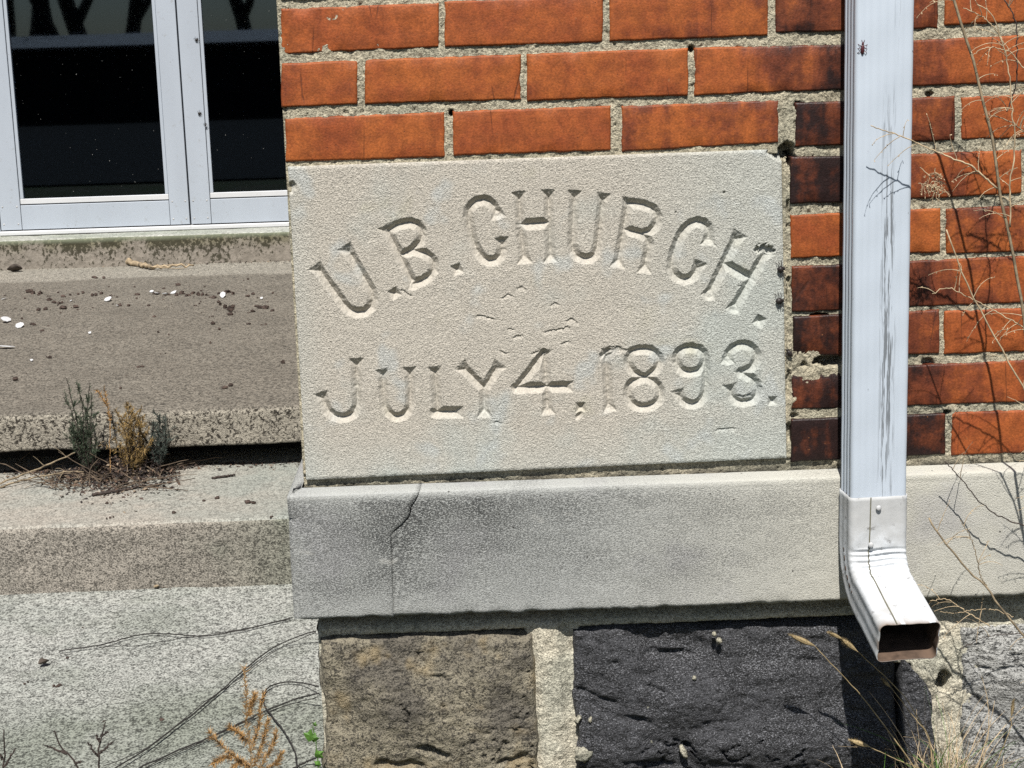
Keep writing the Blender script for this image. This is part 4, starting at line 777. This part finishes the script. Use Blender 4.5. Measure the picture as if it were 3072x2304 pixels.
foxtail(G3((940, 1425), (1250, 1570), (1480, 1650), (1580, 1740)), [(G3((740, 1355))[0], G3((945, 1425))[0], .0076)], -.095, 'low foxtail stalk leaning left at the bottom edge')
foxtail(G3((1170, 770), (1290, 915), (1400, 1060), (1590, 1290), (1650, 1720)), [(G3((1090, 690))[0], G3((1172, 772))[0], .0048)], -.045, 'foxtail stalk in the black shadow below the elbow')
foxtail([(3030, 2150), (3036, 2175), (3010, 2240), (2985, 2300), (2970, 2350)], [((3040, 2105), (3034, 2150), .0046)], -.06, 'small foxtail stalk in front of the speckled stone')
k = MB(); kg = MB()                                   # tussock of dry grass at the foot of the wall
for i in range(360):
    green = random.random() < 0.22; cx = random.gauss(2835, 75) if i < 270 else random.uniform(2560, 3060); y = random.uniform(-.12, -.03); p = np.array([W(cx, 2340, y)[0], y, ZG]); h_ = random.uniform(.05, .13) * (1.45 if abs(cx - 2830) < 60 else .85); d = np.array([random.gauss(0, .45), random.gauss(-.1, .3), 1.0]); pts = [p]; cu = np.array([random.gauss(0, .10), random.gauss(0, .06), -random.uniform(.02, .26)])
    for j in range(7): d = d + cu; d /= np.linalg.norm(d); pts.append(pts[-1] + d * h_ / 6)
    wv = np.array([random.uniform(-1, 1), random.uniform(-.6, .6), .1]); wv /= np.linalg.norm(wv); t_ = kg if green else k; b0 = len(t_.v); wd = random.uniform(.0006, .0015)
    for j, q in enumerate(pts): ww = wd * (1 - j / 8.5); t_.v += [q - wv * ww, q + wv * ww]
    for j in range(7): t_.f.append((b0 + 2 * j, b0 + 2 * j + 1, b0 + 2 * j + 3, b0 + 2 * j + 2))
tag(k.build('dry_grass', PALE), 'tangle of dry pale grass at the foot of the wall', 'grass', kind='stuff'); tag(kg.build('green_grass', LEAFG), 'fresh green grass blades among the dry tangle', 'grass', kind='stuff')

def needles(mb, P, cnt, lo, hi, wd=0.0007, spread=0.8):
    for _ in range(cnt):
        i = random.randrange(0, len(P) - 1); f = random.random(); p = P[i] * (1 - f) + P[i + 1] * f; t = P[i + 1] - P[i]; t = t / (np.linalg.norm(t) + 1e-9)
        r = np.array([random.gauss(0, 1), random.gauss(0, 1), random.gauss(0, 1)]); r /= np.linalg.norm(r); d = t * random.uniform(.3, 1.0) + r * spread; d /= np.linalg.norm(d); q = p + d * random.uniform(lo, hi); s_ = np.cross(d, [.3, 1, .2]); s_ *= wd / np.linalg.norm(s_)
        b0 = len(mb.v); mb.v += [p - s_, p + s_, q]; mb.f.append((b0, b0 + 1, b0 + 2))
def sprig(name, label, cat, branches, y, mneedle, mstem, base, nd, nl, rad=.0019, group=None, spread=.8):
    e = empty(name, base); tag(e, label, cat, group); ks, kn = MB(), MB()
    for pts in branches:
        P_ = curve(pxs(pts, y), 12, .0008); ks.tube(P_, list(np.linspace(rad, rad * .45, 12)), 5); needles(kn, P_, nd, nl * .3, nl, .0007, spread=spread)
    ks.build('stem', mstem, e); kn.build('needles', mneedle, e)['kind'] = 'stuff'; return e
def gpt(px, y): return (W(px, 2340, y)[0], y, ZG)
sprig('cedar_seedling', 'dark twiggy seedling cut by the left edge at the bottom', 'seedling', [[(8, 2400), (10, 2304), (16, 2250), (12, 2190)], [(12, 2300), (30, 2275), (46, 2246)], [(8, 2280), (-8, 2250)]], -.05, DKTW, DKTW, gpt(8, -.05), 60, .0045)
sprig('cedar_seedling', 'dark forked seedling leaning left at the bottom left corner', 'seedling', [[(268, 2400), (236, 2294), (205, 2268), (185, 2254), (172, 2225), (163, 2192)], [(200, 2262), (165, 2248), (134, 2236)], [(225, 2290), (245, 2285)]], -.05, DKTW, DKTW, gpt(268, -.05), 70, .0045)
sprig('cedar_seedling', 'dark upright feathery seedling at the bottom left', 'seedling', [[(300, 2400), (298, 2301), (295, 2246), (306, 2200), (316, 2166)], [(297, 2270), (275, 2250), (264, 2228)], [(298, 2260), (318, 2245), (338, 2226)], [(300, 2225), (288, 2205)], [(303, 2210), (322, 2196)]], -.055, DKTW, DKTW, gpt(300, -.055), 75, .0050)
sprig('dead_cedar_seedling', 'dead orange cedar seedling before the pale concrete pad', 'seedling', [[(770, 2420), (756, 2304), (745, 2230), (740, 2160), (737, 2080), (732, 2004)], [(756, 2310), (700, 2270), (655, 2230), (628, 2195)], [(700, 2270), (660, 2275), (640, 2290)], [(752, 2260), (775, 2180), (780, 2120), (790, 2080)], [(770, 2320), (800, 2270), (820, 2230), (828, 2195)], [(760, 2300), (790, 2230), (805, 2160)], [(745, 2230), (715, 2200), (690, 2180)], [(750, 2300), (720, 2280), (700, 2300)], [(775, 2320), (830, 2290), (845, 2262)], [(742, 2150), (755, 2110), (764, 2085)]], -.075, ORNG, STEM, gpt(770, -.075), 300, .0120, .0010, spread=.7)
# juniper tufts growing out of the joint under the landing
def tuft(label, bx_, by_, tips, mn, nd, nl, y_off=0.0):
    B0 = WZ(bx_, by_ + 38, Z1); e = empty('juniper_tuft', tuple(B0)); tag(e, label, 'shrub', 'juniper tufts under the landing edge'); ks, kn = MB(), MB()
    for (tx, ty) in tips:
        tip = W(tx, ty, B0[1] + random.uniform(-.04, .0)); mid = (B0 + tip) / 2 + np.array([random.uniform(-.015, .015), random.uniform(-.02, .01), random.uniform(0, .01)]); P_ = curve([B0 + np.array([random.uniform(-.01, .01), 0, 0]), mid, tip], 12, .001)
        ks.tube(P_, list(np.linspace(.0018, .0007, 12)), 5, False); needles(kn, P_[3:], nd, nl * .5, nl, .0009)
        for _ in range(4):
            i = random.randrange(5, 11); d = np.array([random.gauss(0, .6), random.gauss(0, .5), random.uniform(.2, 1)]); P2 = curve([P_[i], P_[i] + d * .012, P_[i] + d * .022 + np.array([0, 0, .004])], 6); ks.tube(P2, .0006, 4, False); needles(kn, P2, nd // 3, nl * .5, nl, .0008)
    ks.build('stem', DKTW, e); kn.build('needles', mn, e)
tuft('tallest juniper tuft with sparse dark tips, at the left of the three', 275, 1402, [(200, 1135), (230, 1150), (270, 1150), (190, 1190), (250, 1200), (215, 1240), (260, 1250), (235, 1290), (210, 1265), (275, 1180), (290, 1310), (222, 1275), (240, 1260), (205, 1285), (228, 1310), (250, 1300), (265, 1330)], GRN, 95, .011)
tuft('orange and yellow dying juniper tuft in the middle', 400, 1395, [(378, 1205), (345, 1228), (395, 1230), (430, 1250), (370, 1270), (410, 1260), (440, 1300), (455, 1320), (385, 1310), (360, 1330), (415, 1330), (375, 1360), (425, 1220)], YEL, 110, .012)
tuft('small blue green juniper tuft at the right of the three', 478, 1385, [(478, 1242), (460, 1262), (495, 1265), (470, 1290), (490, 1300), (455, 1305), (500, 1285), (480, 1320)], BLU, 110, .011)
k = MB(); P_ = curve([WZ(330, 1438, Z1), W(330, 1250, YS - .03), W(318, 1195, YS - .03), W(290, 1170, YS - .03)], 14, .001); k.tube(P_, .0008, 4); needles(k, P_[8:], 130, .006, .011, .0009); P2 = curve([P_[10], W(312, 1160, YS - .03)], 6); needles(k, P2, 60, .006, .010); tag(k.build('juniper_sprig', ORNG), 'thin orange juniper sprig rising between the left and middle tufts', 'sprig')
# litter
LITM = [plain('litter_a', (0.075, 0.052, 0.042), 0.9, .5), plain('litter_b', (0.15, 0.095, 0.065), 0.9, .5), plain('litter_c', (0.26, 0.20, 0.14), 0.9, .4), plain('litter_d', (0.035, 0.028, 0.026), 0.9)]
def litter(name, label, pts_fn, cnt, smin, smax, heap, twig=0.12):
    V, Fq, Mi = [], [], []
    for _ in range(cnt):
        c, hh = pts_fn(); s_ = random.uniform(smin, smax); a = np.array([random.gauss(0, 1), random.gauss(0, 1), random.gauss(0, .45)]); a /= np.linalg.norm(a); n_ = np.cross(a, [random.gauss(0, .6), random.gauss(0, .6), 1]); n_ /= np.linalg.norm(n_)
        wd = s_ * random.uniform(.25, .6) if random.random() > twig else .0012; L = s_ if wd > .0013 else s_ * 3; c = np.array(c) + np.array([0, 0, random.random() * hh + .001]); b0 = len(V); up = np.cross(a, n_) * s_ * .2 * random.uniform(-1, 1)
        V += [c - a * L / 2, c - n_ * wd / 2 + up, c + a * L / 2, c + n_ * wd / 2 + up]; Fq.append((b0, b0 + 1, b0 + 2, b0 + 3)); Mi.append(random.choices(range(4), (5, 3, 2, 5))[0])
    me = np_mesh(name, np.array(V), np.array(Fq), False); [me.materials.append(q) for q in LITM]; me.polygons.foreach_set('material_index', np.array(Mi, np.int32)); return tag(link(name, me), label, 'litter', kind='stuff')
def lp():
    px = random.gauss(335, 125) if random.random() < .88 else random.uniform(-60, 900); py = (1408 if 150 < px < 540 else 1398) - 0.035 * (px - 430) + abs(random.gauss(0, 1)) * (30 if 150 < px < 540 else 9); p = WZ(px, py, Z1); f = math.exp(-((px - 380) / 130) ** 2); return p, .040 * f * math.exp(-((py - 1425) / 30) ** 2)
litter('leaf_litter', 'dead leaves and needles heaped under the juniper tufts on the step', lp, 4200, .004, .015, 0, .2)
kt_ = MB()
for _ in range(70):
    px = random.gauss(310, 120); py = random.uniform(1395, 1470); p = WZ(px, py, Z1 + .004); L = random.uniform(.03, .14); d = np.array([random.gauss(0, 1), random.gauss(0, .35), random.uniform(-.05, .45)]); d /= np.linalg.norm(d); q = p + d * L; q[2] = max(q[2], Z1 + .003)
    kt_.tube(curve([p, (p + q) / 2 + RNG.normal(0, .006, 3) * [1, 1, .3] + [0, 0, .004], q], 8, .0006), list(np.linspace(.0016, .0006, 8)), 4, False)
tag(kt_.build('twig_tangle', plain('brown_twig', (0.13, 0.095, 0.065), .85, .5, 60)), 'tangle of thin dry twigs spread over the litter on the step', 'twigs', kind='stuff')
def lp2():
    px = random.uniform(-40, 870); py = 1772 - 0.03 * px + abs(random.gauss(0, 4)); return WZ(px, py, Z0), .004
litter('joint_litter', 'thin line of debris in the joint behind the pad', lp2, 330, .003, .009, 0)
def lp3():
    px = random.uniform(-40, 900); py = 806 - 0.026 * px + abs(random.gauss(0, 3)); return WZ(px, py, Z3), .004
litter('sill_litter', 'thin line of debris at the foot of the door sill', lp3, 260, .004, .012, 0)
ks = MB()
for _ in range(170):
    r_ = random.random()
    if r_ < .62: px, py, zl = random.uniform(0, 860), random.gauss(905, 30), Z3
    elif r_ < .8: px, py, zl = random.uniform(0, 880), random.uniform(830, 1180), Z3
    elif r_ < .9: px, py, zl = random.uniform(0, 840), random.uniform(1440, 1560), Z1
    else: px, py, zl = random.uniform(0, 840), random.uniform(1800, 2200), Z0
    p = WZ(px, py, zl); s_ = (.0012 + .0055 * random.random() ** 2.2) * (1.25 if zl == Z3 else .7)
    for _q in range(random.choice((1, 1, 2, 3))): ks.ball((p[0] + random.gauss(0, s_ * 1.6), p[1] + random.gauss(0, s_ * 2), zl + s_ * .5), (s_ * random.uniform(.7, 1.6), s_ * random.uniform(.8, 1.6), s_ * .75), 6, 4, .4)
tag(ks.build('dirt_crumbs', LITM[0], None), 'dark crumbs of soil and bark scattered over the landing and steps', 'debris', kind='stuff')
CHIPM = plain('white_paint', (0.80, 0.81, 0.82), 0.6, .08)
def chip(px, py, a_, b_, label=None, tilt=.2):
    a_ *= .75; b_ *= .75; p = WZ(px, py, Z3); n = 7; k = MB(); ph = random.uniform(0, 6); top = []
    for i in range(n):
        a = 2 * math.pi * i / n; rr = random.uniform(.7, 1.1); top.append(np.array([p[0] + a_ * rr * math.cos(a), p[1] + b_ * rr * math.sin(a), Z3 + .004 + tilt * b_ * (1 + math.sin(a + ph))]))
    b0 = len(k.v); k.v += top + [q - np.array([0, 0, .002]) for q in top]; k.f.append(tuple(range(n))); k.f.append(tuple(range(2 * n - 1, n - 1, -1)))
    for i in range(n): k.f.append((i, n + i, n + (i + 1) % n, (i + 1) % n))
    tag(k.build('paint_chip', CHIPM), label or 'tiny white paint fleck lying on the dirty landing', 'paint chip', 'white paint chips on the landing')
for c_ in ((325, 903, .017, .030, 'white paint chip lying alone left of the row of chips'), (472, 884, .012, .022, 'left chip of the row of three white chips below the stick'), (496, 886, .013, .022, 'middle chip of the row of three white chips below the stick'), (522, 882, .014, .02, 'right chip of the row of three white chips below the stick'), (455, 878, .010, .012), (668, 893, .013, .04, 'round pale paint chip nearest the cornerstone on the landing'), (20, 966, .022, .04, 'large white paint chip at the left edge of the landing'), (60, 983, .019, .03, 'white paint chip just right of the large one at the left edge'), (18, 1045, .034, .02, 'long white paint chip lowest at the left edge of the landing'), (352, 920, .006, .01), (214, 905, .006, .01), (785, 898, .007, .01), (12, 900, .010, .014), (270, 1002, .008, .008), (95, 1085, .006, .008)): chip(*c_)
# sticks and leaves
WOOD = plain('weathered_wood', (0.40, 0.31, 0.20), .85, .35, 50)
def stick(name, label, pts, zl, r0, r1, mat, lift=.006, side=()):
    P_ = np.array([WZ(p[0], p[1], zl + lift) for p in pts]); P_ = curve(P_, 26, r0 * .25); k = MB(); k.tube(P_, list(np.linspace(r0, r1, 26)), 7)
    for sp in side: k.tube(curve([WZ(p[0], p[1], zl + lift) for p in sp], 10, r1 * .2), list(np.linspace(r1 * .7, r1 * .3, 10)), 5)
    return tag(k.build(name, mat, None, True), label, 'stick')
k_ = stick('broken_stick', 'crooked weathered stick lying against the door sill', [(365, 788), (400, 789), (430, 794), (455, 801), (500, 801), (550, 799), (582, 796)], Z3, .012, .003, WOOD, .012, [[(450, 801), (520, 806), (560, 803)], [(455, 800), (500, 795), (570, 791)]])
stick('fallen_twig', 'dark twig lying on the lower step in front of the litter', [(277, 1484), (330, 1476), (395, 1464), (475, 1453)], Z1, .0035, .002, DKTW, .004, [[(300, 1480), (360, 1462), (400, 1462)]])
stick('fallen_twig', 'short straight twig on the lower step near the ledge', [(638, 1434), (705, 1425)], Z1, .003, .0022, DKTW, .003)
for lb, pts in (('long pale twig sticking out left of the litter pile', [(0, 1452), (100, 1412), (201, 1368), (312, 1324)]), ('lower pale twig lying along the left of the litter pile', [(0, 1462), (110, 1430), (230, 1412), (265, 1420)])):
    k = MB(); P_ = curve([WZ(pts[0][0], pts[0][1], Z1 + .004)] + [W(p[0], p[1], YS - .05) for p in pts[1:]], 20, .001); k.tube(P_, list(np.linspace(.0022, .001, 20)), 5); twiglets(k, P_, 5, .02, .05, .0008, 0); tag(k.build('dead_twig', STEM), lb, 'twig')
def vine(label, pts, r, extra=()):
    k = MB(); k.tube(curve([WZ(p[0], p[1], Z0 + (p[2] if len(p) > 2 else .006)) for p in pts], 40, .0004), r, 6); o = k.build('trailing_vine', VINE, None, True); tag(o, label, 'vine')
    for ex in extra:
        q = MB(); q.tube(curve([WZ(p[0], p[1], Z0 + (p[2] if len(p) > 2 else .006)) for p in ex], 30, .0005), r * .55, 5); child(q.build('side_shoot', VINE, None, True), o); o.children[-1].matrix_parent_inverse = Matrix.Identity(4)
vine('thin kinked vine across the top of the pad to the ledge corner', [(178, 1953), (300, 1936), (380, 1912), (450, 1898), (560, 1906), (620, 1908), (720, 1892), (800, 1872), (878, 1853)], .0012, [[(290, 1940), (420, 1938), (520, 1918), (600, 1906), (700, 1893), (870, 1858)]])
vine('long double vine curving from the foundation corner to the bottom edge', [(948, 1893, .03), (900, 1905, .02), (820, 1940), (760, 1985), (690, 2048), (600, 2125), (500, 2200), (420, 2262), (350, 2300), (290, 2340)], .0012, [[(948, 1897, .025), (830, 1945), (700, 2050), (640, 2085), (560, 2150), (450, 2240), (380, 2275), (310, 2298)]])
vine('lower double vine rising from the bottom edge to the foundation', [(955, 2080, .03), (880, 2098), (800, 2130), (700, 2180), (620, 2215), (520, 2258), (420, 2302), (350, 2340)], .0013, [[(955, 2090, .02), (850, 2118), (740, 2165), (600, 2228), (500, 2272), (400, 2320)]])
vine('short looping vine above the orange seedling', [(955, 2060, .02), (900, 2046), (840, 2046), (800, 2062), (785, 2095), (800, 2130), (850, 2190), (885, 2250), (890, 2300)], .0012)
vine('vine stub at the foot of the foundation corner', [(960, 2268, .02), (920, 2285), (880, 2305), (850, 2340)], .0014)
DLEAF = plain('dry_brown_leaf', (0.085, 0.068, 0.055), .85, .4, 60)
def leaf(name, label, px, py, zl, L, wd, mat, ang, curl=.35):
    p = WZ(px, py, zl); n = 9; k = MB(); ca, sa = math.cos(ang), math.sin(ang)
    for i in range(n):
        t = i / (n - 1); hw = wd * math.sin(math.pi * (t * .94 + .03)) ** .8
        for s_ in (-1, 0, 1):
            x = (t - .5) * L; y = s_ * hw * .5; k.v.append(np.array([p[0] + x * ca - y * sa, p[1] + x * sa + y * ca, zl + .003 + abs(s_) * hw * curl + .25 * curl * L * (t - .5) ** 2 * 4 + random.uniform(0, .0015)]))
    for i in range(n - 1):
        for s_ in (0, 1): k.f.append((i * 3 + s_, i * 3 + s_ + 1, (i + 1) * 3 + s_ + 1, (i + 1) * 3 + s_))
    o = k.build(name, mat, None, True); m_ = o.modifiers.new('thick', 'SOLIDIFY'); m_.thickness = .0006; return tag(o, label, 'leaf')
leaf('fallen_leaf', 'curled dark leaf alone on the pale pad', 132, 1998, Z0, .020, .016, DLEAF, .8, .5)
leaf('fallen_leaf', 'dark brown leaf against the door sill at the left edge', 45, 817, Z3, .055, .05, DLEAF, .2, .5)
leaf('fallen_leaf', 'tiny pale leaf in the joint behind the pad', 470, 1768, Z0, .012, .008, WOOD, .5, .5)
iv = empty('ivy_sprig', gpt(950, -.02)); tag(iv, 'small fresh green leaves at the corner of the foundation', 'ivy'); 
for (px, py, s_) in ((930, 2205, .017), (943, 2213, .013), (958, 2262, .014), (952, 2292, .010), (945, 2172, .007)):
    c = W(px, py, -.022); k = MB(); pts = [(0, -1), (.55, -.55), (1, .1), (.4, .25), (0, 1), (-.4, .25), (-1, .1), (-.55, -.55)]; an = random.uniform(-1, 1); k.v.append(c + np.array([0, -.002, 0]))
    for (a_, b_) in pts: k.v.append(c + np.array([(a_ * math.cos(an) - b_ * math.sin(an)) * s_ * .6, random.uniform(-.002, .003), (a_ * math.sin(an) + b_ * math.cos(an)) * s_ * .6]))
    for i in range(8): k.f.append((0, 1 + i, 1 + (i + 1) % 8))
    k.build('leaf', LEAFG, iv)
k = MB(); k.tube(curve([np.array(gpt(950, -.02)), W(955, 2290, -.02), W(950, 2240, -.02), W(938, 2180, -.02)], 14, .0006), .0008, 5); k.build('stem', LEAFG, iv)
# ------------------------------------------------------------------ insects
BUG = plain('dark_beetle', (0.030, 0.024, 0.022), .45, .3, 200); BUGR = plain('reddish_insect', (0.085, 0.022, 0.026), .4, .3, 200)
def bug(label, px, py, y, L, wd, ang, mat, legs=6, ant=True):
    c = W(px, py, y); e = empty('insect', tuple(c)); tag(e, label, 'insect'); rm = np.array(Matrix.Rotation(ang, 3, 'Y')); k = MB()
    k.ball(c + rm @ np.array([0, -wd * .35, -L * .08]), (wd * .5, wd * .42, L * .42), 12, 8, .03, rm); k.build('body', mat, e, True)
    k = MB(); k.ball(c + rm @ np.array([0, -wd * .3, L * .40]), (wd * .32, wd * .3, L * .14), 10, 6, .03, rm); k.build('head', mat, e, True)
    for i in range(legs):
        s_ = -1 if i % 2 else 1; zr = L * (.22 - .22 * (i // 2)); k = MB(); P_ = [c + rm @ np.array(q) for q in ((s_ * wd * .3, -wd * .3, zr), (s_ * wd * .9, -wd * .55, zr + L * .05 * (1 - i // 2)), (s_ * wd * 1.25, 0.0, zr + L * .16 * (1 - i // 2)))]; k.tube(P_, .0004, 4); k.build('leg', mat, e)
    if ant:
        for s_ in (-1, 1): k = MB(); k.tube([c + rm @ np.array(q) for q in ((s_ * wd * .12, -wd * .3, L * .5), (s_ * wd * .4, -wd * .4, L * .72))], .0003, 4); k.build('antenna', mat, e)
bug('slender dark red insect on the white downspout', 2587, 146, PYF - .0006 + .0, .0150, .0048, .05, BUGR)
bug('upper dark beetle on the right edge of the carved stone', 2342, 807, -.0025, .0105, .0085, 1.3, BUG)
bug('lower dark beetle on the right edge of the carved stone, below the last letter', 2338, 902, -.0025, .0110, .0085, 1.4, BUG)
bug('dark beetle on the mortar right of the number', 2367, 1058, .0005, .0120, .0065, -.6, BUG)
bug('upper dark bug on the white door stile', 590, 119, YD - .0005, .013, .009, .8, BUG)
bug('middle dark bug on the white door stile', 599, 340, YD - .0005, .013, .009, 1.2, BUG)
bug('lowest dark bug on the white door stile, close to the glass', 617, 374, YD - .0005, .010, .007, .6, BUG)
# ------------------------------------------------------------------ what the door glass mirrors: bare trees and a low house across the yard
def refl(px, py, yfar):
    p = W(px, py, YD); d = ray(px, py); d = np.array([d[0], -d[1], d[2]]); return p + d * ((yfar - p[1]) / d[1])
def bare_tree(px, yfar, r0, lean, label, seed):
    rs = random.Random(seed); p = refl(px, 60, yfar); root = np.array([p[0], yfar, ZG - .3]); e = empty('bare_tree', tuple(root)); tag(e, label, 'tree', 'bare trees across the yard'); kt, kb = MB(), MB()
    def grow(a, d, L, r, lv, mb):
        pts = [a]
        for _ in range(6): d = d + np.array([rs.gauss(0, .10), rs.gauss(0, .10), rs.uniform(0, .06)]); d /= np.linalg.norm(d); pts.append(pts[-1] + d * L / 6)
        mb.tube(pts, list(np.linspace(r, r * .55, 7)), 8 if lv < 2 else 4, False)
        if lv < 5:
            for _ in range(3 if lv < 2 else 2 if lv < 4 else 3):
                q = pts[rs.randrange(3, 7)]; nd = d + np.array([rs.gauss(0, .6), rs.gauss(0, .6), rs.gauss(.1, .3)]); nd /= np.linalg.norm(nd); grow(q, nd, L * rs.uniform(.55, .8), r * .5, lv + 1, kb)
    grow(root, np.array([lean, 0, 1.0]), 5.2, r0, 0, kt); kt.build('trunk', BARK, e, True); kb.build('crown', BARK, e)
for a_ in ((30, -36, .24, .0, 'bare tree mirrored at the left of the door glass', 3), (85, -38, .30, .05, 'bare tree mirrored beside the leftmost one in the door glass', 5), (262, -34, .20, -.42, 'slanting bare tree mirrored in the door glass', 8), (308, -35, .30, -.12, 'thick bare tree mirrored right of the slanting one', 11), (352, -37, .26, .02, 'bare tree mirrored at the right of the door glass', 14), (760, -36, .26, .1, 'bare tree mirrored behind the brick corner', 17)): bare_tree(*a_)
hp = refl(250, 140, -24); hz = refl(250, 104, -27)[2] - .5; he = empty('low_house', (hp[0], -24, ZG)); tag(he, 'low house with long roof mirrored in the door glass', 'house')
k = MB(); k.box((hp[0] - 9, -30, ZG - .3), (hp[0] + 9, -24, hp[2])); k.build('wall', plain('house_siding', (0.03, 0.028, 0.026)), he)
k = MB(); k.poly([(hp[0] - 9.4, -23.5, hp[2]), (hp[0] + 9.4, -23.5, hp[2]), (hp[0] + 9.4, -27, hz + .5), (hp[0] - 9.4, -27, hz + .5)]); k.poly([(hp[0] - 9.4, -30.5, hp[2]), (hp[0] + 9.4, -30.5, hp[2]), (hp[0] + 9.4, -27, hz + .5), (hp[0] - 9.4, -27, hz + .5)]); k.build('roof', plain('house_roof', (0.20, 0.20, 0.22)), he)
rd_ = MB(); rd_.box((-120, -22, ZG - .1), (120, -5, ZG + .02)); tag(rd_.build('added_dark_strip', plain('dark_strip_black', (0.03, 0.03, 0.03), .95, spec=.05)), kind='structure')  # dark strip added so the mirrored ground stays dim in the glass
